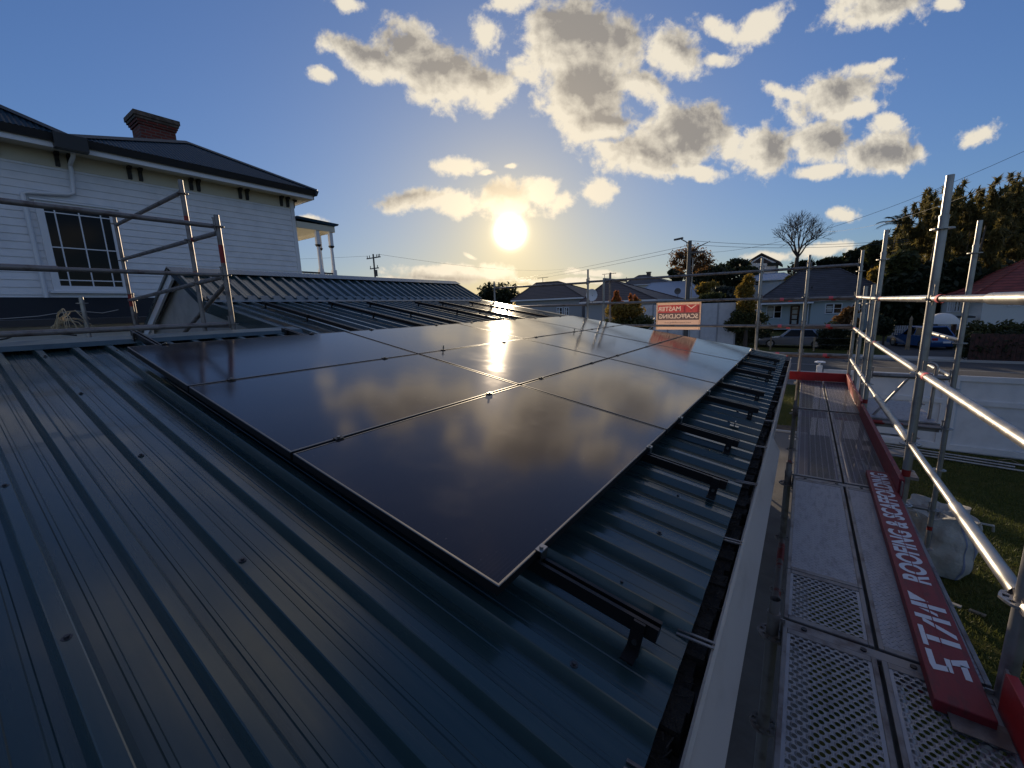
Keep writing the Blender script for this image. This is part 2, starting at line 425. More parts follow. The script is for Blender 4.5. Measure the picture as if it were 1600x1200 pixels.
M['blue_wall'] = mat('pale_blue_weatherboard', (.40, .47, .49), .7)
M['grey_wall'] = mat('grey_house_wall', (.34, .35, .37), .8)
M['white_wall'] = mat('white_house_wall', (.66, .65, .62), .7)
M['fence_white'] = mat('white_fence_panel', (.60, .61, .63), .6, 0, .3, var=(3, (.52, .53, .55), .4, .7))
M['wood_dark'] = mat('dark_red_brown_wood', (.07, .025, .02), .8, var=(5, (.03, .015, .012), .4, .6))
M['timber'] = mat('pale_timber', (.30, .23, .15), .8, var=(6, (.2, .15, .1), .4, .6))
M['bark'] = mat('bark', (.06, .045, .035), .9, bump=(14, .6, .03))
M['barkpale'] = mat('pale_bark', (.17, .14, .115), .9, bump=(14, .6, .03))
M['asphalt'] = mat('asphalt', (.045, .045, .048), .85, bump=(40, .4, .01), var=(.6, (.06, .058, .058), .4, .7))
M['concrete'] = mat('concrete_paving', (.13, .12, .11), .85, bump=(20, .4, .01), var=(1.3, (.08, .072, .065), .4, .7))
M['kerb'] = mat('concrete_kerb', (.35, .34, .32), .8)
M['soil'] = mat('brown_soil', (.10, .065, .035), .95, bump=(9, .8, .05), var=(4, (.06, .04, .025), .4, .6))
M['lawn'] = mat('lawn', (.052, .060, .014), .95, 0, .1, bump=(25, .9, .05), var=(1.6, (.085, .075, .022), .40, .66))
M['grassblade'] = leafmat('grass_blades', (.06, .085, .015), (.14, .14, .035), .4)
M['hill'] = mat('wooded_hill', (.010, .014, .007), 1.0, 0, .0, bump=(.5, 1, 2.5), var=(.35, (.035, .030, .016), .5, .7))
M['leaf_dark'] = leafmat('dark_foliage', (.010, .018, .007), (.035, .045, .015))
M['leaf_mid'] = leafmat('olive_foliage', (.025, .035, .010), (.085, .085, .022))
M['leaf_gold'] = leafmat('golden_foliage', (.11, .085, .016), (.36, .24, .045), .55)
M['leaf_orange'] = leafmat('orange_foliage', (.26, .075, .02), (.50, .20, .05), .55)
M['leaf_autumn'] = leafmat('russet_foliage', (.07, .035, .014), (.26, .14, .05), .55)
M['leaf_bamboo'] = leafmat('feathery_foliage', (.045, .045, .013), (.24, .19, .06), .55)
M['leaf_grey'] = leafmat('grey_green_foliage', (.035, .045, .035), (.08, .09, .07), .3)
M['vine'] = mat('dry_vine', (.42, .33, .20), .7)
M['cable'] = mat('black_cable', (.015, .015, .016), .5)
M['wire'] = mat('overhead_wire', (.035, .035, .04), .5)
M['pole'] = mat('grey_pole', (.12, .115, .11), .7, 0, .3)
M['bag'] = mat('white_woven_bag', (.36, .35, .33), .8, 0, .2, bump=(9, .8, .04), var=(5, (.30, .29, .27), .45, .7))
M['bagblue'] = mat('blue_bag_stripe', (.17, .19, .27), .8)
M['car_silver'] = mat('silver_car_paint', (.15, .17, .21), .3, .6, .5, coat=.6)
M['car_blue'] = mat('blue_car_paint', (.012, .07, .22), .3, .3, .5, coat=.6)
M['rubber'] = mat('tyre_rubber', (.015, .015, .015), .8)
M['lens'] = mat('clear_lamp_lens', (.6, .6, .6), .1)
M['tail'] = mat('red_lamp_lens', (.3, .01, .01), .2)
def banner(name, c, tr=.6):
    m = bpy.data.materials.new(name); m.use_nodes = True; t = NT(m.node_tree); b = t.n['Principled BSDF']
    b.inputs['Base Color'].default_value = (*c, 1); b.inputs['Roughness'].default_value = .6
    x = t.add('ShaderNodeBsdfTranslucent', {'Color': (*c, 1)}); mx = t.add('ShaderNodeMixShader', {0: tr, 1: b.outputs[0], 2: x.outputs[0]})
    t.l.new(mx.outputs[0], t.n['Material Output'].inputs[0]); return m
M['ban_cream'] = banner('cream_banner', (.88, .72, .62)); M['ban_red'] = banner('red_banner_print', (.72, .27, .25)); M['ban_grey'] = banner('grey_banner_print', (.38, .30, .28)); M['ban_txt'] = banner('pale_banner_lettering', (.92, .80, .72))

# ================================================================ our roof (low pitch, falls toward +X)
G = -2.8
def zr(x): return (-0.15 - 0.176 * x) / 0.984        # pan of the roof sheet
def zp(x, g=0.0): return (-g - 0.176 * x) / 0.984    # plane g below the panel tops
VN = Vector((0.176, 0, 0.984)); VV = Vector((-0.984, 0, 0.176)); VU = Vector((0, 1, 0))
PITCH = .19
def rib_profile(y0, y1, phase=-.355, h=.029, pitch=PITCH):
    pts = []
    k = math.floor((y0 - phase) / pitch) - 1
    while phase + k * pitch < y1 + pitch:
        c = phase + k * pitch
        for dy, hh in ((-.034, 0), (-.0185, h - .002), (-.0155, h), (.0155, h), (.0185, h - .002), (.034, 0), (.058, 0), (.061, .0025), (.071, .0025), (.074, 0), (.095, 0), (.116, 0), (.119, .0025), (.129, .0025), (.132, 0)):
            y = c + dy
            if y0 <= y <= y1: pts.append((y, hh))
        k += 1
    return pts
def roof_sheet(name, xa, za, xb, zb, y0, y1, mt, parent, h=.035, pitch=PITCH, seg=24):
    d = Vector((xb - xa, 0, zb - za)); n = Vector((-d.z, 0, d.x)).normalized()
    if n.z < 0: n = -n
    mb = MB(); mb.sheet([Vector((xa, y, za)) + n * hh for y, hh in rib_profile(y0, y1, h=h, pitch=pitch)], d, seg)
    return mb.build(name, mt, parent)

house = thing('extension_building', 'low building under the blue ribbed steel roof that carries the solar panels', 'building', (-3, 2, G))
XE = .435
roof_a = roof_sheet('roof', XE, zr(XE), -4.12, zr(-4.12), -6.0, 1.60, M['roof'], house)
roof_b = roof_sheet('roof', XE, zr(XE), -6.48, zr(-6.48), 1.60, 7.74, M['roof'], house)
# steep upper roof
RX, RZ = -7.35, 1.52
ra = roof_sheet('upper_roof', -6.40, 1.035, RX, RZ, 1.50, 7.85, M['roof'], house, seg=4)
mb = MB(); mb.sheet([(RX, 1.5, RZ), (RX, 7.85, RZ)], (-1.95, 0, -.90)); mb.build('upper_roof', M['roof'], house)
mb = MB()   # ridge capping
mb.prism([(RX + .20, 1.46, RZ - .045), (RX, 1.46, RZ + .045), (RX - .2, 1.46, RZ - .05), (RX, 1.46, RZ + .03)], (0, 6.42, 0)); mb.build('ridge_cap', M['roof'], house)
mb = MB(); mb.prism([(-6.22, 1.62, zr(-6.22) + .034), (-6.36, 1.62, zr(-6.36) + .045), (-6.48, 1.62, 1.10), (-6.46, 1.62, 1.05)], (0, 6.1, 0)); mb.build('apron_flashing', M['cap'], house)
# white gable end wall and its barge
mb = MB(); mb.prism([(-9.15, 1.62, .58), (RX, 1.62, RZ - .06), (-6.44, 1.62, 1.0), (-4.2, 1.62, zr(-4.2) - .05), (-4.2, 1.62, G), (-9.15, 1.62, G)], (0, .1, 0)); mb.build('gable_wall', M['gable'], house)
mb = MB()
mb.prism([(RX, 1.50, RZ + .01), (-6.38, 1.50, 1.03), (-6.41, 1.50, .96), (RX, 1.50, RZ - .09)], (0, .035, 0)); mb.build('barge_board', M['roof2'], house); mb = MB(); mb.prism([(RX, 1.50, RZ + .01), (-9.25, 1.50, .58), (-9.22, 1.50, .43), (RX, 1.50, RZ - .15)], (0, .035, 0))
mb.build('barge_board', M['trim'], house)
mb = MB(); mb.prism([(RX, 1.47, RZ + .03), (-9.3, 1.47, .58), (-9.3, 1.47, .54), (RX, 1.47, RZ - .015)], (0, .1, 0)); mb.build('barge_cap', M['roof'], house); mb = MB(); mb.prism([(-6.4, 1.52, zr(-6.4) + .035), (-4.15, 1.52, zr(-4.15) + .035), (-4.15, 1.52, zr(-4.15) - .12), (-6.4, 1.52, zr(-6.4) - .12)], (0, .06, 0)); mb.build('barge_cap', M['roof'], house)
# flashing along the top edge of the near part
mb = MB(); zt = zr(-4.12)
mb.prism([(-3.93, -6.0, zt - .002), (-3.955, -6.0, zt + .034), (-4.14, -6.0, zt + .062), (-4.19, -6.0, zt + .05), (-4.20, -6.0, zt - .1), (-4.17, -6.0, zt - .1), (-4.16, -6.0, zt + .035)], (0, 7.62, 0)); mb.build('top_flashing', M['cap'], house)
mb = MB(); mb.box((-4.15, -6, G), (-4.05, 1.6, zt - .05)); mb.box((.12, -6, G), (.2, 7.6, -.36)); mb.box((-4.1, 7.5, G), (.2, 7.6, -.36)); mb.build('wall', M['white'], house)
mb = MB(); mb.box((.2, -6, -.36), (.40, 7.62, -.34)); mb.build('soffit', M['soffit'], house)
mb = MB(); mb.prism([(XE, 7.70, zr(XE) + .042), (-6.4, 7.70, zr(-6.4) + .042), (-6.4, 7.70, zr(-6.4) - .16), (XE, 7.70, zr(XE) - .14)], (0, .08, 0)); mb.build('barge_cap', M['clamp'], house)
# roof screws, in rows across the ribs
spots = []
for sx in (.22, -.75, -1.7, -2.72, -3.7, -4.9):
    k = -30
    while k < 43:
        y = -.355 + k * PITCH; k += 2
        if y < -2.0 or y > 7.6 or (sx < -4.1 and y < 1.7): continue
        if sx < -.0 and sx > -3.4 and y > .1 and y < 6.9: continue
        spots.append(Vector((sx + random.uniform(-.02, .02), y, zr(sx))) + VN * .035)
spots.sort(key=lambda c: (c - CAM).length)
def screw_mb(mb, c): mb.tube(c, c + VN * .003, .011, 8); mb.tube(c + VN * .003, c + VN * .009, .0055, 6); return mb
sm_ = screw_mb(MB(), Vector((0, 0, 0))).build('roof_screw', M['gutter_dark'])
for i, c in enumerate(spots[:90]):
    o = sm_ if i == 0 else sm_.copy()
    if i: COL.objects.link(o)
    o.parent = house; o.location = c - house.location
if len(spots) > 90:
    mb = MB()
    for c in spots[90:]: screw_mb(mb, c)
    tag(mb.build('far_screws', M['gutter_dark'], house), kind='stuff')
# gutter
gut = MB(); GX = .505
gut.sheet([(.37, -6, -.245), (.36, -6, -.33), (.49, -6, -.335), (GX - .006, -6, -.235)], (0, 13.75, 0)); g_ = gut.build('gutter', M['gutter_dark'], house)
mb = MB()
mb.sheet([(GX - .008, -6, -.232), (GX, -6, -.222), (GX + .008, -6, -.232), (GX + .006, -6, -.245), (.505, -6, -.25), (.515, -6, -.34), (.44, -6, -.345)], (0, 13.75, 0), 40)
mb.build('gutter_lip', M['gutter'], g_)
mb = MB()   # near length of the gutter has a splayed apron below the lip
mb.prism([(.5075, -6, -.238), (.5125, -6, -.238), (.571, -6, -.352), (.566, -6, -.356)], (0, 8.75, 0)); mb.build('gutter_apron', M['gutter'], g_)
mb = MB(); prof = []
for i in range(150):
    y = -2 + i * .065; mb.box((.375 + random.uniform(-.01, .01), y, -.33), (.47 + random.uniform(-.012, .015), y + .07, -.27 + random.uniform(-.015, .012)))
for i in range(420):
    c = Vector((random.uniform(.38, .48), random.uniform(-1, 7.6), -.262 + random.uniform(-.01, .02))); d = Vector((random.gauss(0, 1), random.gauss(0, 1), random.gauss(0, .3))).normalized() * random.uniform(.01, .03)
    mb.tube(c - d, c + d, .0022, 4)
tag(mb.build('debris', M['debris'], g_), kind='stuff')
for i, y in enumerate([-.9, -.1, .35, .98, 1.65, 2.35, 3.1, 3.9, 4.75, 5.6, 6.5, 7.3]):
    mb = MB(); mb.box((.40, y, -.222), (GX, y + .008, -.218)); mb.box((.40, y + .02, -.222), (GX, y + .028, -.218)); mb.build('gutter_strap', M['galv_dark'], g_)

# ================================================================ solar array: 3 rows up the slope, 4 columns along the eave
PL, PW, GAP = 1.722, 1.101, .0205
rows = ['bottom row along the gutter', 'middle row', 'top row up the slope']; cols = ['nearest the camera', 'second column from the camera', 'third column from the camera', 'farthest column from the camera']
def make_panel():
    p = thing('solar_panel', 'x', 'solar panel', (0, 0, 0))
    fr = MB(); T = .035; L = .008
    def P(u, v, n): return VU * u + VV * v + VN * n
    c = .0022
    prof = [(0, -c), (c, 0), (L, .0), (L, -.002), (.001, -.002)]  # lip: (inward, up)
    def side(o, along, inward, ln):
        pts0 = [o + inward * a + VN * b + along * (a) for a, b in prof]; pts1 = [o + along * ln + inward * a + VN * b - along * (a) for a, b in prof]
        n = len(prof); fr.add(pts0 + pts1, [(i, (i + 1) % n, n + (i + 1) % n, n + i) for i in range(n)])
    side(P(0, 0, 0), VU, VV, PL); side(P(PL, 0, 0), VV, -VU, PW); side(P(PL, PW, 0), -VU, -VV, PL); side(P(0, PW, 0), -VV, VU, PW)
    fr.build('frame_lip', M['frame_pv'], p)
    fr = MB(); prof = [(.0006, -T), (.0006, -c - .0003), (.002, -c - .0003), (.002, -T)]
    side(P(0, 0, 0), VU, VV, PL); side(P(PL, 0, 0), VV, -VU, PW); side(P(PL, PW, 0), -VU, -VV, PL); side(P(0, PW, 0), -VV, VU, PW)
    fr.build('frame', M['frame_side'], p)
    g = MB(); g.add([P(L, L, -.0015), P(PL - L, L, -.0015), P(PL - L, PW - L, -.0015), P(L, PW - L, -.0015), P(L, L, -.006), P(PL - L, L, -.006), P(PL - L, PW - L, -.006), P(L, PW - L, -.006)], [(0, 1, 2, 3), (7, 6, 5, 4)])
    g.build('glass', M['glass_pv'], p)
    return p
p0 = make_panel(); first = True
for r in range(3):
    for c in range(4):
        loc = VU * (c * (PL + GAP)) + VV * (r * (PW + GAP)) + VN * random.uniform(-.0008, .0008)
        lab = 'black solar panel in the %s, %s' % (rows[r], cols[c]); grp = 'solar panels of the array on the blue roof'
        if first: p0.location = loc; p0['label'] = lab; p0['group'] = grp; first = False
        else: copy_thing(p0, loc - p0.location, lab, grp)

# rails up the slope under the panels, with end feet and clamps
rail_y = [.22, 1.36, 2.05, 3.05, 3.76, 4.85, 5.50, 6.42]
ordn = ['first', 'second', 'third', 'fourth', 'fifth', 'sixth', 'seventh', 'eighth']
for i, y in enumerate(rail_y):
    s0 = -.40 + (0.02 if i == 2 else -.01 * (i % 2)); top = 4.12 if i == 0 else (3.88 if i == 1 else 5.84 - .02 * i)
    lab = 'black mounting rail under the panels, %s from the camera%s' % (ordn[i], '' if i > 1 else ', stopping at the near roof top')
    t = thing('mounting_rail', lab, 'mounting rail', VU * y + VV * s0 + VN * -.13, 'mounting rails under the solar panels')
    mb = MB(); h, w_ = .022, .02
    c = VU * y + VV * ((s0 + top) / 2) + VN * (-.036 - h)
    sec = [(-.02, 0), (-.008, 0), (-.008, -.012), (.008, -.012), (.008, 0), (.02, 0), (.02, -.044), (-.02, -.044)]
    mb.prism([VU * (y + a) + VV * s0 + VN * (-.036 + b) for a, b in sec], VV * (top - s0)); mb.build('rail', M['rail'], t)
    for s in [s0 + .05, s0 + 1.3, s0 + 2.5, s0 + 3.7, top - .12]:
        if s > top: continue
        if i > 1 and abs(s - (s0 + 3.7)) < .01: s = 4.6
        mb = MB(); dd = .03
        mb.obox(VU * (y - dd) + VV * s + VN * -.078, VU * .004, VV * .016, VN * .045)
        mb.obox(VU * (y - dd - .03) + VV * s + VN * -.1185, VU * .03, VV * .018, VN * .003)
        if s < s0 + .1: mb.obox(VU * (y - dd - .005) + VV * s + VN * -.1, VU * .0035, VV * .018, VN * .04)
        f = mb.build('foot', M['rail'], t)
        mb = MB(); q = VU * (y - dd - .012) + VV * s + VN * -.095; mb.tube(q, q + VU * .008, .008, 8); mb.build('bolt', M['clamp'], f)
    for k in range(4):
        s = k * (PW + GAP) - (GAP / 2 if 0 < k < 3 or k in (1, 2) else (0.006 if k == 0 else GAP + .004))
        mb = MB(); c = VU * y + VV * s + VN * .0035
        mb.obox(c, VU * .02, VV * (.014 if k in (1, 2) else .012), VN * .0025)
        if k in (0, 3): mb.obox(c + VV * (-.012 if k == 0 else .012) - VN * .018, VU * .02, VV * .0015, VN * .018)
        cl = mb.build('clamp', M['clamp'] if k == 0 else M['rail'], t)
        mb = MB(); hgt = .045 if (k == 2 and i in (2, 5)) else .009; mb.tube(c, c + VN * (hgt), .0055 if hgt > .02 else .007, 8)
        if hgt > .02: mb.tube(c + VN * .03, c + VN * .034, .014, 8)
        mb.build('bolt', M['clamp'], cl)
# loose bracket on the roof near the fourth rail
mb = MB(); c = Vector((.27, 2.62, zr(.27) + .032)); mb.obox(c, (.03, 0, -.005), (0, .02, 0), VN * .003); mb.obox(c + VN * .02, (.003, 0, 0), (0, .02, 0), VN * .02)
tag(mb.build('angle_bracket', M['clamp'], None), 'small loose angle bracket lying on the roof ribs by the gutter', 'bracket')

# ================================================================ scaffolding pieces
RO, RI = .0245, .0205
def rosette(c, parent, mt='galv'):
    mb = MB(); n = 16; c = Vector(c); o = len(mb.v)
    radii = [.0235, .033, .050, .061]
    for z in (-.0045, .0045):
        for r in radii:
            for i in range(n):
                a = 2 * math.pi * i / n; rr = r * (1 - (.05 if (r > .055 and i % 2) else 0)); mb.v.append((c.x + rr * math.cos(a), c.y + rr * math.sin(a), c.z + z))
    def idx(z, r, i): return z * 4 * n + r * n + i % n
    for i in range(n):
        for (ra_, rb_) in ((0, 1), (1, 2), (2, 3)):
            if ra_ == 1 and i % 2: continue
            mb.f.append((idx(1, ra_, i), idx(1, rb_, i), idx(1, rb_, i + 1), idx(1, ra_, i + 1)))
            mb.f.append((idx(0, ra_, i + 1), idx(0, rb_, i + 1), idx(0, rb_, i), idx(0, ra_, i)))
        mb.f.append((idx(0, 3, i), idx(0, 3, i + 1), idx(1, 3, i + 1), idx(1, 3, i)))
        mb.f.append((idx(0, 1, i + 1), idx(0, 1, i), idx(1, 1, i), idx(1, 1, i + 1)))
        mb.f.append((idx(0, 2, i), idx(0, 2, i + 1), idx(1, 2, i + 1), idx(1, 2, i)))
    return mb.build('rosette', M[mt], parent)
def standard(root, x, y, z0, z1, zs, mt='galv', joint=None, red=None, base=True, top=None, lean=(0, 0)):
    mb = MB(); j = joint if joint else z1
    zf = lambda z: Vector((x + lean[0] * (z - z0), y + lean[1] * (z - z0), z))
    mb.tube(zf(z0), zf(j), RO, 16)
    if joint: mb.tube(zf(j), zf(z1), RI, 16, cap=False); mb.tube(zf(z1 - .001), zf(z1 - .02), RI - .003, 16, cap=False)
    else: mb.tube(zf(z1 + .0), zf(z1 - .03), RO - .004, 16)
    if joint:
        mb.tube(zf(j - .02), zf(j + .004), RO + .002, 16)
    st = mb.build('standard', M[mt], root, smooth=True)
    for z in zs: rosette(zf(z), st, mt)
    if red:
        for a, b in red:
            q = MB(); q.tube(zf(a), zf(b), RO + .0006, 16, cap=False); q.build('paint_band', M['redtape'], st, smooth=True)
    if base:
        q = MB(); q.box((x - .075, y - .075, z0), (x + .075, y + .075, z0 + .006)); q.tube((x, y, z0), (x, y, z0 + .2), .018, 10); q.build('base_plate', M['galv_dark'], st)
    return st
def ledger(root, p0, p1, mt='galv', name='ledger', sleeve=None, paint=None, wedge=True):
    p0 = Vector(p0); p1 = Vector(p1); d = (p1 - p0).normalized(); a = p0 + d * .045; b = p1 - d * .045
    mb = MB()
    if sleeve is not None:
        s = a + (b - a) * sleeve; mb.tube(a, s, RO + .002, 16, cap=False); mb.tube(s, b, RI - .001, 16); mb.tube(s - d * .002, s - d * .03, RI - .001, 16, r1=RO + .0018, cap=False)
    else: mb.tube(a, b, RO, 16)
    lg = mb.build(name, M[mt], root, smooth=True)
    if wedge:
        side = d.cross(Vector((0, 0, 1))).normalized()
        for e, sg in ((p0, 1), (p1, -1)):
            q = MB(); c = e + d * sg * .047
            q.obox(c, d * .016, side * .017, Vector((0, 0, .021))); q.obox(c - d * sg * .012 + Vector((0, 0, .018)), d * .006, side * .0035, Vector((0, 0, .062))); q.obox(c - d * sg * .012 + Vector((0, 0, .085)), d * .011, side * .004, Vector((0, 0, .007)))
            q.build('wedge_head', M['galv_dark'], lg)
    if paint:
        for k, mt2 in paint:
            c = a + (b - a) * k; q = MB(); q.tube(c - d * .03, c + d * .03, RO + .0025, 16, cap=False); q.build('paint_band', M[mt2], lg, smooth=True)
    return lg

OX, IX = 1.335, .635
ys = [1.20, 3.12, 5.72, 8.16]
zro = [1.19, .743, .235, -.277, -.74, -1.24, -1.74, -2.24]
S = thing('scaffold', 'galvanised scaffold bay standing along the gutter with three guard rails beside the steel deck', 'scaffold', (OX, 3.5, G))
for k, y in enumerate(ys):
    tl = (-.003, 0)
    standard(S, OX, y, G, 1.517, zro, joint=1.27, red=[(-.52, -.47)] if k in (1, 2) else None)
    standard(S, IX, y, G, -.56 if k != 3 else -.5, [-.74, -1.24, -1.74, -2.24], mt='galv_dark', joint=-.63)
for z, sl in ((.743, .45), (.235, None), (-.277, .42)):
    for k in range(3):
        ledger(S, (OX, ys[k], z), (OX, ys[k + 1], z + (.03 if k == 2 else 0)), sleeve=(.42 if (k == 0 and sl) else (.70 if (k == 1 and z < 0) else None)), paint=[(.93, 'pink')] if z > .2 and z < .3 else ([(.9, 'pink')] if z > .7 else None))
    ledger(S, (OX, -1.4, z), (OX, ys[0], z), sleeve=.6 if z > 0 else None)
standard(S, OX, -1.4, G, 1.517, zro, joint=1.27)
standard(S, IX, -1.4, G, -.56, [-.74, -1.24], mt='galv_dark')
for k, y in enumerate(ys): ledger(S, (IX, y, -.74), (OX, y, -.74), mt='galv_red', name='transom')
for k in range(3): ledger(S, (IX, ys[k], -1.24), (IX, ys[k + 1], -1.24), mt='galv_red'); ledger(S, (OX, ys[k], -1.74), (OX, ys[k + 1], -1.74))
ledger(S, (OX + .02, 3.2, -.75), (OX + .02, 5.65, -2.6), name='brace', wedge=False, mt='galv_dark')

# far end row, across the end of the roof
S2 = thing('scaffold', 'scaffold row crossing beyond the far roof end, with the banner tied to it', 'scaffold', (-2, 8.2, G))
fx = [(-6.25, 1.5), (-3.52, 1.60), (-3.13, 1.38), (-.07, 1.53), (.635, 1.517)]
for x, zt_ in fx: standard(S2, x, 8.2, G, zt_, [1.30, .80, .30, -.21, -.72, -1.3, -1.8], joint=zt_ - .25 if zt_ > 1.4 else None)
xs_ = [-6.25, -3.52, -.07, .635, OX]
for z in (1.30, .80, .30, -.21):
    for k in range(4):
        if z < 0 and k < 2: continue
        if z < .4 and k < 1: continue
        ledger(S2, (xs_[k], 8.2, z + (.02 if k < 2 else 0) - (.02 if z == .8 and k > 1 else 0)), (xs_[k + 1], 8.2, z - (.03 if z == .8 and k > 1 else 0)), mt='galv_dark', paint=[(.5, 'pink')] if k > 1 and z < 1 else None)
for z in (.76, .27, -.24): ledger(S2, (-.07, 8.34, z), (OX, 8.30, z - .01), mt='galv_dark', paint=[(.33, 'pink'), (.8, 'redtape')])
ledger(S2, (-3.13, 8.2, 1.36), (-3.1, 9.6, 1.36), mt='galv_dark')
for x in (-3.3,): standard(S2, x, 9.0, G, 1.55, [1.3, .8], mt='galv_dark')

# access bay on the right
S3 = thing('scaffold', 'narrow access scaffold bay with a blue-grey platform and ladder hoop by the lawn', 'scaffold', (2.06, 6, G))
standard(S3, 2.065, 5.72, G, 1.517, zro, joint=1.27, red=[(-2.0, -1.95)])
standard(S3, 2.065, 7.1, G, -.35, [-.74, -1.24, -1.74, -2.24], mt='galv_dark')
ledger(S3, (OX, 5.72, -.16), (2.065, 5.72, -.16), mt='galv_dark', paint=[(.75, 'redtape')])
ledger(S3, (OX, 5.72, -.74), (2.065, 5.72, -.74), mt='galv_red', name='transom')
ledger(S3, (OX, 7.1, -.74), (2.065, 7.1, -.74), mt='galv_red', name='transom')
ledger(S3, (2.065, 5.72, .26), (2.065, 7.1, .26)); ledger(S3, (2.065, 5.72, -.16), (2.065, 7.1, -.16))
ledger(S3, (2.065, 5.72, -1.74), (OX, 5.72, -1.74), mt='galv_dark')
ledger(S3, (OX, 5.60, -1.2), (2.02, 5.68, -2.4), name='brace', wedge=False)
for y, zt_ in ((6.55, .93), (7.45, .93)): standard(S3, OX + .03, y, -.66, zt_, [.68, .235, -.277], base=False)
mb = MB(); mb.box((OX + .06, 5.78, -.725), (2.0, 7.0, -.695)); mb.build('platform', M['deck_tread'], S3)
mb = MB(); mb.box((OX + .05, 5.745, -.80), (2.02, 5.775, -.70)); mb.build('platform_beam', M['galv_dark'], S3); mb = MB(); mb.box((OX + .05, 7.0, -.80), (2.02, 7.03, -.70)); mb.build('platform_beam', M['galv_dark'], S3)
mb = MB(); hp = []
for i in range(9):
    a = math.pi * i / 8; hp.append((1.90 - .06 * math.cos(a), 5.95, -.20 + .06 * math.sin(a) + .12))
mb.path([(1.84, 5.95, -.75)] + hp + [(1.96, 5.95, -.75)], .017, 10); mb.build('ladder_hoop', M['galv'], S3, smooth=True)
mb = MB(); mb.tube((1.42, 5.9, -.75), (1.85, 6.0, -.02), .014, 8); mb.build('brace', M['galv'], S3)
lad = thing('ladder', 'short steel ladder leaning below the access platform', 'ladder', (1.7, 6.3, G))
mb = MB(); mb.tube((1.50, 6.1, -.8), (1.50, 5.95, G), .02, 8); mb.tube((1.86, 6.1, -.8), (1.86, 5.95, G), .02, 8); mb.build('side_rail', M['galv_dark'], lad)
for k in range(7): mb = MB(); mb.tube((1.50, 6.1 - .02 * k, -.98 - .26 * k), (1.86, 6.1 - .02 * k, -.98 - .26 * k), .013, 8); mb.build('rung', M['galv'], lad)

# left scaffold, between the roof and the villa
S4 = thing('scaffold', 'scaffold corner standing behind the top of the roof in front of the white villa', 'scaffold', (-5.4, 1.18, G))
standard(S4, -4.62, 1.2, G, 1.86, [1.74, 1.23, .70, .2], mt='galv_dark', red=[(1.36, 1.55)])
standard(S4, -5.45, 1.2, G, 2.37, [2.22, 1.70, 1.2, .7, .2], mt='galv_dark', red=[(1.28, 1.33), (1.9, 1.97)])
standard(S4, -8.35, 1.2, G, 2.39, [2.28, 1.72, 1.2, .7, .2], mt='galv_dark', red=[(1.0, 1.2)])
standard(S4, -8.45, 1.25, G, 1.22, [1.1], mt='galv_dark')
standard(S4, -7.2, .45, G, 1.10, [1.02, .5], mt='galv')
for z in (1.74, 1.23, .70): ledger(S4, (-4.62, -1.6, z - .01), (-4.62, 1.2, z), mt='galv_dark', sleeve=.55 if z < 1.5 and z > 1 else None)
ledger(S4, (-8.35, 1.2, 2.26), (-5.45, 1.2, 2.24), mt='galv_dark')
ledger(S4, (-8.35, 1.2, 1.74), (-4.62, 1.2, 1.68), mt='galv_dark', paint=[(.82, 'redtape')])
ledger(S4, (-8.45, 1.2, 1.10), (-4.62, 1.2, 1.22), mt='galv_dark')
ledger(S4, (-4.66, 1.26, 1.20), (-7.3, 1.3, .30), mt='galv_dark', name='brace', wedge=False)
ledger(S4, (-8.35, 1.2, .68), (-4.62, 1.2, .68), mt='galv_dark')

# ---------------------------------------------------------------- steel deck boards
DZ = -.66
def deck(x0, x1, y0, y1, kind, label, name='scaffold_deck', z=DZ):
    cx, cy = (x0 + x1) / 2, (y0 + y1) / 2
    t = thing(name, label, 'scaffold deck', (cx, cy, z - .07), 'steel scaffold deck boards')
    o = MB(); o.poly([(x0 + .018, y0 + .03, z - .004), (x1 - .018, y0 + .03, z - .004), (x1 - .018, y1 - .03, z - .004), (x0 + .018, y1 - .03, z - .004)])
    tr = o.build('tread', M[kind], t)
    mb = MB()
    for a, b in ((x0, x0 + .018), (x1 - .018, x1)): mb.box((a, y0, z - .065), (b, y1, z))
    mb.box((x0 + .018, y0, z - .05), (x1 - .018, y0 + .03, z - .001)); mb.box((x0 + .018, y1 - .03, z - .05), (x1 - .018, y1, z - .001))
    mb.build('frame', M['galv_dark'], t, bevel=.003)
    for yy in (y0 - .012, y1 + .004):
        for xx in (x0 + .05, x1 - .09):
            mb = MB(); mb.box((xx, yy, z - .045), (xx + .04, yy + .008, z - .012)); mb.build('hook', M['galv_red'], t)
    return t
xa, xb, xc, xd = .672, .988, 1.002, 1.318
deck(xa, xb, -1.35, 1.17, 'deck_holes', 'big-holed steel deck board nearest the camera on the gutter side')
deck(xc, xd, -1.35, 1.17, 'deck_holes', 'big-holed steel deck board nearest the camera on the lawn side')
deck(xa, xb, 1.24, 1.66, 'deck_holes', 'short perforated deck panel just past the first joint')
deck(xa, xb, 1.665, 3.06, 'deck_tread', 'solid tread-plate deck board beside the stencilled plank, gutter side')
deck(xc, xd, 1.24, 3.06, 'deck_tread', 'tread-plate deck board lying partly under the stencilled plank')
deck(xa, xb, 3.15, 5.66, 'deck_fine', 'fine-mesh deck board in the third bay on the gutter side')
deck(xc, xd, 3.15, 5.66, 'deck_fine', 'fine-mesh deck board in the third bay on the lawn side')
deck(xa, xb, 5.75, 8.10, 'deck_fine', 'farthest deck board on the gutter side, touched by sunlight')
deck(xc, xd, 5.75, 8.10, 'deck_fine', 'farthest deck board on the lawn side, striped with sunlight')
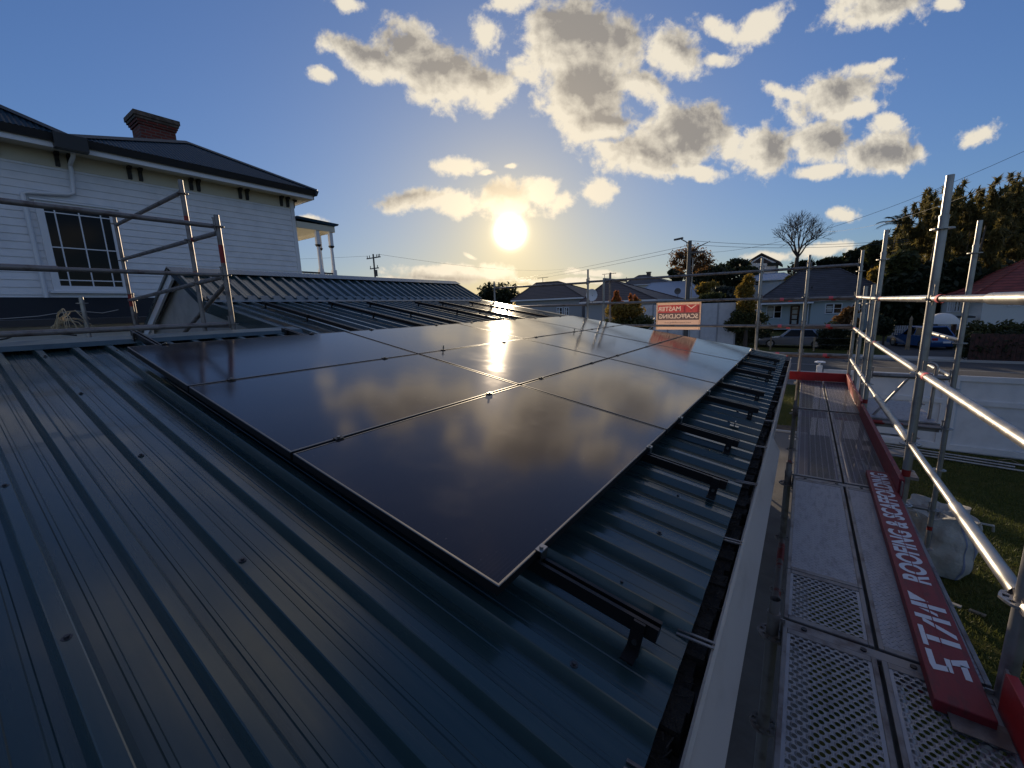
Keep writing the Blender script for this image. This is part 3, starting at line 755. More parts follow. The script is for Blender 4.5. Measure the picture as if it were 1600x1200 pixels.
# joint strips between bays
for y, lab in ((1.172, 'steel gap strip across the deck at the first joint'), (3.075, 'steel gap strip across the deck at the second joint')):
    t = thing('gap_strip', lab, 'cover strip', (1, y, DZ)); mb = MB(); mb.box((xa, y, DZ - .03), (xd, y + .055, DZ - .004)); mb.build('strip', M['galv_dark'], t, bevel=.004)
    for x in (.75, .95, 1.1, 1.27): q = MB(); q.tube((x, y + .027, DZ - .005), (x, y + .027, DZ + .001), .011, 10); q.build('rivet', M['rail'], t)

# ---------------------------------------------------------------- toe boards and the stencilled plank
def toe(p0, p1, h, label, mt='red', th=.03):
    p0 = Vector(p0); p1 = Vector(p1); d = (p1 - p0); n = d.cross(Vector((0, 0, 1))).normalized() * th
    t = thing('toe_board', label, 'toe board', p0, 'red toe boards edging the scaffold deck')
    mb = MB(); mb.prism([p0, p0 + n, p0 + n + Vector((0, 0, h)), p0 + Vector((0, 0, h))], d); mb.build('board', M[mt], t, bevel=.003)
    for e, s in ((p0, -1), (p1, 1)):
        u = d.normalized() * s; q = MB(); q.obox(e + u * .02 + n * .5 + Vector((0, 0, h * .5)), u * .022, n * .12, Vector((0, 0, h * .42))); q.build('end_fitting', M['galv_red'], t)
    return t
toe((.50, 8.13, DZ - .0), (1.33, 8.13, DZ - .0), .15, 'bright red toe board closing the far end of the deck')
toe((1.30, 5.78, DZ), (1.30, 8.08, DZ), .15, 'sunlit red toe board along the farthest deck bay')
toe((1.285, 3.0, DZ), (1.285, 5.62, DZ), .15, 'dark red toe board along the third deck bay', 'redplank')
toe((1.30, -1.3, DZ), (1.30, 1.12, DZ), .15, 'red toe board at the lower right corner of the picture')

def text_mesh(body, size, name, mt, parent, fn, offset=.0, spacing=1.0, align='CENTER', xs=1.0):
    cu = bpy.data.curves.new('lettering', 'FONT'); cu.body = body; cu.size = size; cu.align_x = align; cu.align_y = 'CENTER'; cu.offset = offset; cu.space_character = spacing
    ob = bpy.data.objects.new('lettering', cu); COL.objects.link(ob)
    dg = bpy.context.evaluated_depsgraph_get(); me = bpy.data.meshes.new_from_object(ob.evaluated_get(dg))
    bpy.data.objects.remove(ob); loc = Vector((0, 0, 0)); p = parent
    while p is not None: loc = loc + p.location; p = p.parent
    for v in me.vertices: v.co = fn(v.co.x * xs, v.co.y) - loc
    me.materials.clear(); me.materials.append(M[mt]); me.name = name
    o = bpy.data.objects.new(name, me); COL.objects.link(o); o.parent = parent; return o

# plank: near end toward the camera, letters read with their feet to the lawn side
PA = Vector((1.118, 1.00, DZ)); PB = Vector((1.150, 3.42, DZ)); pdir = (PB - PA).normalized(); pside = Vector((pdir.y, -pdir.x, 0)); PWd = .150; PT = .045
plank = thing('stencilled_plank', 'dark red plank stencilled with white lettering lying on the deck', 'plank', PA)
mb = MB(); mb.prism([PA + pside * PWd, PA, PA + Vector((0, 0, PT)), PA + pside * PWd + Vector((0, 0, PT))], PB - PA); mb.build('board', M['redplank'], plank, bevel=.004)
for e, s in ((PA, -1), (PB, 1)):
    mb = MB(); mb.obox(e + pside * (PWd / 2 + .03) + pdir * s * .02 + Vector((0, 0, .012)), pdir * .05, pside * (PWd / 2 - .005), Vector((0, 0, .002)))
    mb.build('end_plate', M['galv_dark'], plank)
def pf(z=.0012):
    # text x runs along +pdir, text y (up) runs to -pside (left, toward the roof)
    return lambda x, y: PA + pdir * x + pside * (PWd / 2 - y) + Vector((0, 0, PT + z))
text_mesh('ROOFING & SCAFFOLDING', .135, 'lettering', 'stencil', plank, (lambda x, y: pf()(x + .78, y)), offset=.0045, spacing=1.04, align='LEFT', xs=.93)
f_ = pf(); lm_ = MB()
def gl(poly): lm_.poly([f_(.16 + x * .58, (y - .5) * .115) for x, y in poly])
# S T A M drawn as slanted bars
gl([(.00, .06), (.00, .22), (.13, .22), (.13, .06)][::1]); gl([(.13, .0), (.10, .42), (.15, .42), (.20, .0)]); gl([(.02, .55), (.0, .95), (.05, 1.0), (.20, 1.0), (.20, .84), (.06, .84), (.07, .55)]); gl([(.02, .46), (.02, .58), (.15, .58), (.15, .44)])
gl([(.24, .86), (.24, 1.0), (.46, 1.0), (.46, .86)]); gl([(.31, .0), (.31, .84), (.365, .84), (.365, .0)])
gl([(.40, .0), (.52, .80), (.57, .80), (.45, .0)]); gl([(.56, .02), (.56, .98), (.61, .98), (.61, .02)])
gl([(.63, .30), (.69, .80), (.69, .50), (.665, .30)]); gl([(.71, .0), (.71, .98), (.765, .98), (.765, .0)]); gl([(.78, .98), (.90, .98), (.80, .42)])
lm_.build('lettering', M['stencil'], plank)
mb = MB(); mb.poly([f_(.30, .002), f_(2.36, .002), f_(2.36, -.0015), f_(.30, -.0015)])
o = mb.build('wear_line', M['redplank'], plank)
for v in o.data.vertices: v.co.z += .0012

# ================================================================ banner on the far scaffold (seen from behind)
bt = thing('banner', 'sunlit cream banner reading MASTER SCAFFOLDING backwards, tied to the far scaffold rails', 'banner', (-1.5, 8.27, .2))
BX0, BX1, BT, BB = -1.955, -1.075, .80, .325; BY = 8.245
def text_solid(body, size, mirror_x, cz, offset, xs=1.0, y=0, ext=.01):
    cu = bpy.data.curves.new('lettering', 'FONT'); cu.body = body; cu.size = size; cu.align_x = 'CENTER'; cu.align_y = 'CENTER'; cu.offset = offset; cu.extrude = ext
    ob = bpy.data.objects.new('lettering', cu); COL.objects.link(ob); dg = bpy.context.evaluated_depsgraph_get(); me = bpy.data.meshes.new_from_object(ob.evaluated_get(dg)); bpy.data.objects.remove(ob)
    for v in me.vertices: v.co = Vector((mirror_x - v.co.x * xs, y + v.co.z, cz + v.co.y))
    return me
def cut_sheet(nm, x0, x1, z0, z1, mt, texts):
    """single-layer printed strip with the letters cut out of it, and the letters themselves in the same layer"""
    mb = MB(); mb.box((x0, BY - .0008, z0), (x1, BY + .0008, z1)); o = mb.build(nm, M[mt], bt)
    for (body, size, cx_, cz_, off, xs, lm) in texts:
        if not isinstance(body, str):
            def prs(e):
                q = MB()
                for pl in body: q.prism([(x, BY - e, z) for x, z in pl], (0, 2 * e, 0))
                return q
            c = prs(.01).build('cutter', M[mt]); md = o.modifiers.new('cut', 'BOOLEAN'); md.operation = 'DIFFERENCE'; md.solver = 'EXACT'; md.use_self = True; md.object = c; bpy.context.view_layer.update()
            nm2 = bpy.data.meshes.new_from_object(o.evaluated_get(bpy.context.evaluated_depsgraph_get())); o.modifiers.clear(); o.data = nm2; bpy.data.objects.remove(c)
            prs(.0004).build('emblem', M[lm], bt); continue
        me = text_solid(body, size, cx_, cz_, off, xs, BY, .01); me.materials.clear(); me.materials.append(M[mt]); c = bpy.data.objects.new('cutter', me); COL.objects.link(c)
        md = o.modifiers.new('cut', 'BOOLEAN'); md.operation = 'DIFFERENCE'; md.solver = 'EXACT'; md.use_self = True; md.object = c; bpy.context.view_layer.update()
        dg = bpy.context.evaluated_depsgraph_get(); nm2 = bpy.data.meshes.new_from_object(o.evaluated_get(dg)); o.modifiers.clear(); o.data = nm2; bpy.data.objects.remove(c)
        me2 = text_solid(body, size, cx_, cz_, off, xs, BY, .0004)
        for v in me2.vertices: v.co -= bt.location
        me2.materials.clear(); me2.materials.append(M[lm]); me2.name = 'lettering'; l = bpy.data.objects.new('lettering', me2); COL.objects.link(l); l.parent = bt
    return o
IX0, IX1 = BX0 + .03, BX1 - .03
def cloth(nm, x0, x1, z0, z1): mb = MB(); mb.box((x0, BY - .0008, z0), (x1, BY + .0008, z1)); return mb.build(nm, M['ban_cream'], bt)
cloth('cloth', IX0, IX1, .7355, BT); cloth('hem', BX0, IX0 - .0005, BB, BT); cloth('hem', IX1 + .0005, BX1, BB, BT); cloth('lower_flap', BX0, BX1, .225, .305)
cut_sheet('print_band', IX0, IX1, .5745, .735, 'ban_red', [('MASTER', .128, -1.69, .652, .003, 1.0, 'ban_txt'), ([[(-1.405, .58), (-1.37, .58), (-1.37, .705), (-1.405, .705)], [(-1.145, .58), (-1.11, .58), (-1.11, .705), (-1.145, .705)], [(-1.36, .728), (-1.335, .728), (-1.2575, .67), (-1.18, .728), (-1.155, .728), (-1.2575, .645)], [(-1.28, .61), (-1.235, .61), (-1.2575, .64)]], 0, 0, 0, 0, 0, 'ban_txt')])
cut_sheet('print_band', IX0, IX1, .4255, .574, 'ban_grey', [('SCAFFOLDING', .125, -1.515, .498, .003, .94, 'ban_txt')])
cut_sheet('cloth', IX0, IX1, BB, .425, 'ban_cream', [('www.masterscaffolding.co.nz', .045, -1.515, .372, 0, 1.0, 'ban_grey')])
wav = lambda x: BY
for x in (BX0 + .02, BX1 - .02):
    mb = MB(); mb.tube((x, BY - .008, .22), (x, BY - .008, .81), .003, 6); mb.build('tie_cord', M['rail'], bt)

# ================================================================ white villa on the left
V = -13.5
villa = thing('weatherboard_villa', 'big white weatherboard villa with dark blue hipped roof and brick chimney', 'villa', (V - 4, 3, G))
mb = MB(); EXPO = .163; z = .6; prof = [(V, G)]
prof = [(V, 0, G), (V, 0, .6)]
while z < 4.62:
    prof.append((V + .022, 0, z)); prof.append((V + .004, 0, z + EXPO - .004)); prof.append((V + .004, 0, z + EXPO)); z += EXPO
mb.sheet([(x, -8.0, zz) for x, _, zz in prof], (0, 14.86, 0)); 
mb.sheet([(V, 6.86, G), (V - 11, 6.86, G)], (0, 0, 7.4)); mb.sheet([(V - 11, -8, G), (V - 11, 6.86, G)], (0, 0, 7.4)); mb.sheet([(V, -8, G), (V - 11, -8, G)], (0, 0, 7.4))
mb.build('wall', M['white'], villa)
mb = MB(); mb.box((V - .005, 6.78, G), (V + .035, 6.90, 4.5)); mb.build('corner_board', M['trim'], villa)
mb = MB(); mb.box((V + .0, -8.0, 4.24), (V + .03, 6.88, 4.60)); mb.build('frieze', M['soffit'], villa)
EX = V + .56; EZ = 4.66
mb = MB(); mb.box((V + .03, -8.4, 4.56), (EX - .02, 7.3, 4.575)); mb.box((V - 11.4, 6.9, 4.56), (V + .03, 7.3, 4.575)); mb.build('soffit', M['soffit'], villa)
mb = MB()
mb.box((EX - .03, -8.4, 4.52), (EX, 7.32, 4.66)); mb.box((V - 11.5, 7.30, 4.52), (EX, 7.33, 4.66)); mb.build('fascia', M['trim'], villa)
mb = MB()
mb.prism([(EX, -8.4, 4.64), (EX + .05, -8.4, 4.63), (EX + .12, -8.4, 4.78), (EX + .02, -8.4, 4.80)], (0, 15.8, 0)); mb.prism([(EX + .12, 7.33, 4.64), (EX + .12, 7.38, 4.63), (EX + .12, 7.45, 4.78), (EX + .12, 7.33, 4.80)], (-12, 0, 0)); mb.build('gutter', M['gutter_dark'], villa)
mb = MB(); mb.box((EX - .02, 1.45, 4.50), (EX + .20, 1.98, 4.80)); mb.build('rain_head', M['black'], villa)
# two hipped roofs meeting at the rain head
def hip(ya, yc, apx, apz, nm='roof'):
    A = Vector((EX + .08, ya, 4.80)); Cc = Vector((EX + .08, yc, 4.80)); ym = (ya + yc) / 2; B = Vector((apx, ym, apz)); Bb = Vector((apx - 7, ym, apz)); Ab = Vector((V - 11.5, ya, 4.80)); Cb = Vector((V - 11.5, yc, 4.80))
    mb = MB(); N = 90
    # corrugated front slope as strips running up to the hips
    dn = (B - (A + Cc) / 2); nrm = (Cc - A).cross(B - A).normalized(); nrm = nrm if nrm.z > 0 else -nrm
    step = .0825; k = 0; y = ya; prof = []
    while y < yc + 1e-6:
        t_ = (y - ya) / (ym - ya) if y < ym else (yc - y) / (yc - ym)
        t_ = max(0, min(1, t_)); off = nrm * (.009 * (1 if k % 2 else -1))
        prof.append((Vector((A.x, y, A.z)) + off, Vector((A.x + (B.x - A.x) * t_, y, A.z + (B.z - A.z) * t_)) + off)); y += step / 2; k += 1
    o = len(mb.v)
    for a, b in prof: mb.v += [tuple(a), tuple(b)]
    for i in range(len(prof) - 1): mb.f.append((o + 2 * i, o + 2 * i + 2, o + 2 * i + 3, o + 2 * i + 1))
    mb.poly([Cc, Cb, Bb, B]); mb.poly([A, B, Bb, Ab])
    r = mb.build(nm, M['roof2'], villa)
    mb = MB()
    for p, q in ((A, B), (B, Cc), (B, Bb)):
        d = (q - p).normalized(); s_ = d.cross(Vector((0, 0, 1))).normalized(); u = s_.cross(d)
        mb.prism([p + s_ * .13 - u * .03, p + u * .045, p - s_ * .13 - u * .03, p + u * .03], (q - p))
    mb.build('hip_cap', M['cap'] if False else M['roof2'], r)
    return B
B1 = hip(1.72, 7.42, -14.75, 5.92)
hip(-8.4, 1.70, -16.4, 7.6)
# roof brackets in pairs
for y in (-1.75, -1.5, .45, .65, 1.54, 1.74, 2.78, 2.99, 4.06, 4.23, 5.28, 5.47, 6.48, 6.68):
    mb = MB(); pr_ = [(.03, 4.55), (.20, 4.55), (.19, 4.50), (.11, 4.48), (.095, 4.42), (.10, 4.36), (.085, 4.28), (.03, 4.26)]
    mb.prism([(V + a, y - .03, b) for a, b in pr_], (0, .075, 0)); mb.build('eave_bracket', M['black'], villa)
mb = MB(); mb.prism([(V - .02, 6.9 + (a - .03), b) for a, b in pr_], (-.075, 0, 0)); mb.build('eave_bracket', M['black'], villa)
# window
wd = MB(); wy0, wy1, wz0, wz1 = 1.17, 2.25, 1.62, 3.34
def ring(mb, x0, x1, y0, y1, z0, z1, t, tb=None):
    tb = tb or t
    mb.box((x0, y0 - t, z0 - tb), (x1, y0, z1 + t)); mb.box((x0, y1, z0 - tb), (x1, y1 + t, z1 + t)); mb.box((x0, y0, z1), (x1, y1, z1 + t)); mb.box((x0, y0, z0 - tb), (x1, y1, z0))
ring(wd, V + .0, V + .06, wy0, wy1, wz0, wz1, .125); wd.box((V + .03, wy0 - .19, wz0 - .17), (V + .11, wy1 + .19, wz0 - .115)); wd.box((V + .03, wy0 - .19, wz1 + .125), (V + .1, wy1 + .19, wz1 + .16))
wf = wd.build('window', M['trim'], villa, bevel=.004)
mb = MB(); mb.box((V + .025, wy0, wz0), (V + .032, wy1, wz1)); mb.build('pane', M['winglass'], wf)
mb = MB()
for y in (wy0 + .16, (wy0 + wy1) / 2 + .01, wy1 - .16): mb.box((V + .03, y - .012, wz0), (V + .05, y + .012, wz1))
for z in (wz0 + .13, (wz0 + wz1) / 2, wz1 - .10): mb.box((V + .03, wy0, z - .012), (V + .052, wy1, z + .012))
mb.build('glazing_bars', M['trim'], wf)
# downpipe with an offset over the window
mb = MB(); mb.path([(V + .45, 1.76, 4.52), (V + .42, 1.76, 4.45), (V + .10, 1.74, 4.34), (V + .09, 1.74, 4.2), (V + .09, 1.70, 3.72), (V + .09, 1.62, 3.67), (V + .09, .98, 3.60), (V + .09, .90, 3.55), (V + .09, .90, 3.0), (V + .09, .90, 1.35)], .042, 10); mb.build('downpipe', M['trim'], villa, smooth=True)
# chimney
mb = MB(); cx_, cy_ = -16.0, 4.2
mb.box((cx_ - .36, cy_ - .42, 5.2), (cx_ + .36, cy_ + .44, 6.50)); ch = mb.build('chimney', M['brick'], villa)
mb = MB()
for i, (e, z0, z1) in enumerate(((.03, 6.42, 6.48), (.06, 6.48, 6.55), (.09, 6.55, 6.62), (.12, 6.62, 6.74))):
    mb.box((cx_ - .36 - e, cy_ - .42 - e, z0), (cx_ + .36 + e, cy_ + .44 + e, z1))
    if i == 1: mb.build('corbelled_courses', M['brick'], ch); mb = MB()
mb.build('corbelled_top', M['mortar'], ch)
# veranda at the far side
mb = MB(); vy0, vy1 = 6.9, 8.36
mb.prism([(V + .15, vy0, 4.02), (V + .15, vy0, 3.94), (V + .15, vy1 - .1, 3.86), (V + .15, vy1 + .02, 3.90), (V + .15, vy1 + .05, 3.96)], (-8, 0, 0)); mb.build('veranda_roof', M['roof2'], villa)
mb = MB(); mb.box((V + .10, vy0, 3.66), (V + .04, vy1 - .15, 3.86)); mb.box((V + .1, vy1 - .15, 3.66), (V - 7, vy1 - .1, 3.86)); mb.box((V + .04, vy0, 3.78), (V - 7, vy1 - .15, 3.80)); mb.build('veranda_beam', M['soffit'], villa)
for i, (px_, py_) in enumerate(((V - .0, 7.62), (V - .0, 8.12), (V - .75, 8.12))):
    mb = MB(); mb.box((px_ - .06, py_ - .06, 3.2), (px_ + .06, py_ + .06, 3.66)); mb.tube((px_, py_, 2.35), (px_, py_, 3.2), .062, 12, r1=.05); mb.box((px_ - .07, py_ - .07, .9), (px_ + .07, py_ + .07, 2.35)); p_ = mb.build('veranda_post', M['trim'], villa)
    mb = MB(); mb.tube((px_, py_, 3.12), (px_, py_, 3.19), .07, 12, r1=.11); mb.build('capital', M['black'], p_)
mb = MB(); mb.box((V - .03, vy0, 2.20), (V + .03, 8.1, 2.25)); mb.box((V - .03, vy0, 1.62), (V + .03, 8.1, 1.66)); rl_ = mb.build('balustrade', M['black'], villa)
mb = MB()
for i in range(11): mb.box((V - .02, 6.97 + i * .105, 1.66), (V + .02, 7.01 + i * .105, 2.20))
mb.build('balusters', M['trim'], rl_)
# lean-to on the villa
mb = MB(); mb.prism([(V, -8, 1.36), (-11.2, -8, .86), (-11.2, -8, .80), (V, -8, 1.28)], (0, 12.5, 0)); mb.build('lean_to_roof', M['leanto'], villa)
mb = MB(); mb.prism([(-11.22, -8, .86), (-11.10, -8, .85), (-11.10, -8, .73), (-11.22, -8, .72)], (0, 12.5, 0)); mb.build('gutter', M['gutter_dark'], villa)
mb = MB(); z = -.6; prof = [(-11.6, -8, G), (-11.6, -8, -.6)]
while z < .80: prof += [(-11.578, -8, z), (-11.596, -8, z + EXPO - .004), (-11.596, -8, z + EXPO)]; z += EXPO
mb.sheet(prof, (0, 12.4, 0)); mb.build('wall', M['white'], villa)

# dry vines and cables over the gap
vt = thing('dry_vine', 'bare pale vine stems tangled over the gap below the villa window', 'vine', (-7.9, .2, .5))
for i in range(12):
    a = at(random.uniform(80, 92), random.uniform(508, 520), 0, -7.4); b_x = random.uniform(95, 150); pk = at((85 + b_x) / 2, random.uniform(440, 492), 0, -7.4 + random.uniform(-.4, .4)); e = at(b_x, random.uniform(498, 522), 0, -7.3 + random.uniform(-.4, .4))
    pts = []
    for k in range(9):
        s = k / 8; pts.append(a * (1 - s) ** 2 + pk * 2 * s * (1 - s) * 1.0 + e * s * s + Vector((0, random.uniform(-.012, .012), random.uniform(-.012, .012))))
    mb = MB(); mb.path(pts, random.uniform(.006, .014), 6, r_end=.003); mb.build('stem', M['vine'], vt, smooth=True)
mb = MB(); mb.path([at(x, y, 0, -7.0) for x, y in ((-30, 536), (10, 529), (28, 522), (55, 518), (75, 520), (120, 524))], .010, 6)
tag(mb.build('cable', M['cable'], None, smooth=True), 'thin black cable draped behind the near roof top at the left edge', 'cable')
mb = MB(); mb.path([at(x, y, 0, -9.5) for x, y in ((-30, 500), (20, 497), (60, 494), (85, 490), (120, 486), (160, 489), (185, 484))], .006, 6)
tag(mb.build('cable', M['kerb'], None, smooth=True), 'thin pale cable strung in front of the dark lean-to roof', 'cable')

# ================================================================ ground
mb = MB(); mb.poly([(-1500, -600, G), (1500, -600, G), (1500, 2500, G), (-1500, 2500, G)]); tag(mb.build('ground', M['lawn'], None), kind='structure')
def strip(name, x0, x1, y0, y1, mt, z=.004, h=None):
    mb = MB(); mb.box((x0, y0, G + (0 if h is None else -.01)), (x1, y1, G + (z if h is None else h)))
    if h is None: mb = MB(); mb.poly([(x0, y0, G + z), (x1, y0, G + z), (x1, y1, G + z), (x0, y1, G + z)])
    return tag(mb.build(name, M[mt], None), kind='structure')
strip('road', -200, 200, 23.6, 30.6, 'asphalt', .004)
strip('pavement', -200, 200, 20.0, 21.4, 'concrete', .012)
strip('kerb', -200, 200, 23.4, 23.6, 'kerb', h=.12); strip('kerb', -200, 200, 30.6, 30.8, 'kerb', h=.12)
strip('pavement', -200, 200, 31.6, 33.0, 'kerb', .012)
strip('driveway', 5.5, 9.5, 33.0, 44, 'asphalt', .008)
strip('paving', -3.5, .95, -5, 12.25, 'concrete', .008)
strip('soil_bed', -3.5, .95, 12.3, 13.0, 'soil', .008)
strip('path_edge', -3.5, .95, 12.22, 12.32, 'kerb', h=.05)
strip('road_line', -200, 200, 27.05, 27.15, 'kerb', .009)
# lawn blades where the lawn is close
def blades(n, x0, x1, y0, y1, h=.045):
    x = rng.uniform(x0, x1, n); y = rng.uniform(y0, y1, n); a = rng.uniform(0, 2 * np.pi, n); hh = h * rng.uniform(.5, 1.3, n); w_ = .006; lx = rng.normal(0, .018, n); ly = rng.normal(0, .018, n)
    v = np.zeros((n, 3, 3)); v[:, 0] = np.c_[x - w_ * np.cos(a), y - w_ * np.sin(a), np.full(n, G)]; v[:, 1] = np.c_[x + w_ * np.cos(a), y + w_ * np.sin(a), np.full(n, G)]; v[:, 2] = np.c_[x + lx, y + ly, G + hh]
    return v.reshape(-1, 3), np.arange(3 * n).reshape(n, 3)
def npmesh(name, v, f, mt, parent=None):
    me = bpy.data.meshes.new(name); nv, nf, k = len(v), len(f), f.shape[1]
    loc = np.array(parent.location) if parent is not None else np.zeros(3)
    me.vertices.add(nv); me.vertices.foreach_set('co', (v - loc).astype(np.float32).ravel()); me.loops.add(nf * k); me.polygons.add(nf)
    me.polygons.foreach_set('loop_start', np.arange(0, nf * k, k, dtype=np.int32)); me.polygons.foreach_set('loop_total', np.full(nf, k, np.int32)) if False else None
    me.loops.foreach_set('vertex_index', f.astype(np.int32).ravel()); me.update(calc_edges=True); me.materials.append(M[mt])
    o = bpy.data.objects.new(name, me); COL.objects.link(o); o.parent = parent; return o
v1, f1 = blades(70000, 1.1, 6.5, 2.5, 12.2); v2, f2 = blades(25000, -3.5, 1.1, 13.0, 20, .06)
tag(npmesh('grass', np.r_[v1, v2], np.r_[f1, f2 + len(v1)], 'grassblade'), 'short lawn grass below the scaffold', 'grass', kind='stuff')

# white panel fence
fn_ = thing('panel_fence', 'long white solid panel fence between the lawn and the street', 'fence', (4, 12.4, G))
FZ = -1.03
for i, x0 in enumerate([1.15, 3.52, 5.92]):
    x1 = x0 + 2.3
    mb = MB(); mb.box((x0, 12.38, G - .02), (x1, 12.40, FZ)); pn = mb.build('panel', M['fence_white'], fn_)
    mb = MB()
    for zz, hh in ((G + .03, .14), (G + 1.12, .11), (FZ - .12, .12)): mb.box((x0, 12.335, zz), (x1, 12.38, zz + hh))
    for xx in (x0, x1 - .09): mb.box((xx, 12.338, G + .03), (xx + .09, 12.38, FZ))
    mb.build('frame', M['fence_white'], pn, bevel=.004)
    mb = MB(); mb.box((x1, 12.33, G), (x1 + .07, 12.43, FZ + .02)); mb.build('post', M['trim'], fn_, bevel=.004)
gp = thing('gate_post', 'white gate post with a loose flat cap at the left end of the panel fence', 'post', (1.06, 12.4, G))
mb = MB(); mb.box((1.0, 12.33, G), (1.12, 12.45, FZ + .09)); mb.build('post', M['trim'], gp, bevel=.005)
mb = MB(); mb.box((.95, 12.28, FZ + .17), (1.17, 12.50, FZ + .19)); mb.box((.99, 12.32, FZ + .19), (1.13, 12.46, FZ + .205)); mb.tube((1.06, 12.39, FZ + .08), (1.06, 12.39, FZ + .18), .02, 8); mb.build('cap', M['trim'], gp)

# tubes lying on the lawn, stacked beside the fence
for i, (a, b, lab) in enumerate((((2.4, 12.15), (5.0, 11.75), 'long steel tube on the grass nearest the fence foot'), ((2.3, 11.95), (4.42, 11.62), 'steel tube on the grass, middle one by the fence'), ((2.2, 11.75), (4.6, 11.38), 'steel tube on the grass, one farthest out from the fence'))):
    mb = MB(); mb.tube((*a, G + .03), (*b, G + .03), RO, 12); tag(mb.build('steel_tube', M['galv'], None, smooth=True), lab, 'steel tube', 'steel tubes lying on the lawn')
mb = MB(); mb.path([(4.3, 12.05, G + .02), (4.45, 12.0, G + .08), (4.6, 11.9, G + .02), (4.9, 11.95, G + .05), (5.3, 11.85, G + .02)], .008, 6)
tag(mb.build('rope', M['timber'], None), 'pale rope end lying on the grass beside the steel tubes', 'rope')
for i, (x, y, lab) in enumerate(((2.32, 5.55, 'pale timber offcut on the grass just past the bulk bag'), (2.50, 5.50, 'brown timber offcut on the grass beside the pale one'))):
    mb = MB(); mb.obox((x, y, G + .02), (.06, -.02, 0), (.01, .02, 0), (0, 0, .01)); tag(mb.build('timber_offcut', M['timber'] if i else M['kerb'], None), lab, 'offcut')

# bulk bag
bg_ = thing('bulk_bag', 'crumpled white woven bulk bag with blue stripes standing on the lawn', 'bag', (2.35, 6.45, G))
def bagmesh():
    nu, nv = 72, 26; vs = []; fs = []
    for j in range(nv):
        t_ = j / (nv - 1)
        for i in range(nu):
            a = 2 * math.pi * i / nu; cs, sn = math.cos(a), math.sin(a)
            k = (abs(cs) ** 3.2 + abs(sn) ** 3.2) ** (-1 / 3.2)
            bul = 1 + .13 * math.sin(math.pi * min(1, t_ * 1.25)) - (.10 * (1 - t_ * 6) if t_ < .16 else 0)
            cr = .022 * math.sin(a * 5 + t_ * 4) + .016 * math.sin(a * 11 - t_ * 9) + .012 * math.sin(a * 3 + t_ * 17)
            r = .325 * k * bul + cr * (.4 + t_)
            vs.append((2.28 + r * cs, 6.45 + r * sn, G + .01 + .80 * t_ + .03 * math.sin(a * 4) * t_))
    for j in range(nv - 1):
        for i in range(nu): fs.append((j * nu + i, j * nu + (i + 1) % nu, (j + 1) * nu + (i + 1) % nu, (j + 1) * nu + i))
    return vs, fs, nu, nv
vs, fs, nu, nv = bagmesh()
o = len(vs)
for k, (sc, dz) in enumerate(((.86, .0), (.6, -.05), (0.01, -.06))):
    for i in range(nu):
        p = vs[(nv - 1) * nu + i]; vs.append((2.28 + (p[0] - 2.28) * sc, 6.45 + (p[1] - 6.45) * sc, p[2] + dz))
pr0 = (nv - 1) * nu
for k in range(3):
    b0 = o + k * nu; a0 = pr0 if k == 0 else o + (k - 1) * nu
    for i in range(nu): fs.append((a0 + i, a0 + (i + 1) % nu, b0 + (i + 1) % nu, b0 + i))
mb = MB(); mb.add(vs, fs); mb.build('sack', M['bag'], bg_, smooth=True)
for i0 in (50, 60, 64, 6):
    mb = MB(); pts = []
    for j in range(nv):
        p = Vector(vs[j * nu + i0]); q = Vector(vs[j * nu + (i0 + 1) % nu]); c = Vector((2.28, 6.45, p.z)); n = (p - c).normalized() * .004
        pts.append((p + n, p + (q - p) * .7 + n))
    for j in range(nv - 1): mb.poly([pts[j][0], pts[j][1], pts[j + 1][1], pts[j + 1][0]])
    mb.build('stripe', M['bagblue'], bg_)
for s in (-1, 1):
    mb = MB(); c = Vector((2.28 + .25 * s, 6.1, G + .79)); mb.path([c, c + Vector((.03 * s, -.02, .07)), c + Vector((.14 * s, 0, .06)), c + Vector((.16 * s, .05, -.03))], .014, 6); mb.build('lifting_loop', M['bag'], bg_)
mb = MB(); mb.box((1.72, 6.9, G), (1.98, 7.1, G + .25)); mb.build('bucket_body', M['red'], None, bevel=.02) if False else None
rb = thing('crate', 'small dark red plastic crate on the grass behind the bulk bag', 'crate', (1.82, 7.3, G))
mb = MB(); mb.box((1.66, 7.16, G), (1.98, 7.2, G + .3)); mb.box((1.66, 7.4, G), (1.98, 7.44, G + .3)); mb.box((1.66, 7.2, G), (1.70, 7.4, G + .3)); mb.box((1.94, 7.2, G), (1.98, 7.4, G + .3)); mb.box((1.66, 7.16, G), (1.98, 7.44, G + .03)); mb.build('tub', M['redplank'], rb, bevel=.006)
mb = MB(); mb.box((1.64, 7.14, G + .28), (2.0, 7.165, G + .31)); mb.box((1.64, 7.435, G + .28), (2.0, 7.46, G + .31)); mb.build('rim', M['red'], rb)
for i, (x, y, zz, lab) in enumerate(((1.75, 6.5, -1.35, 'grey timber plank laid across the access bay, upper one'), (1.75, 6.45, -1.62, 'grey timber plank laid across the access bay, lower one'))):
    mb = MB(); mb.box((OX + .05, y - .12, zz), (2.03, y + .12, zz + .04)); tag(mb.build('timber_plank', M['galv_dark'], None, bevel=.003), lab, 'plank')

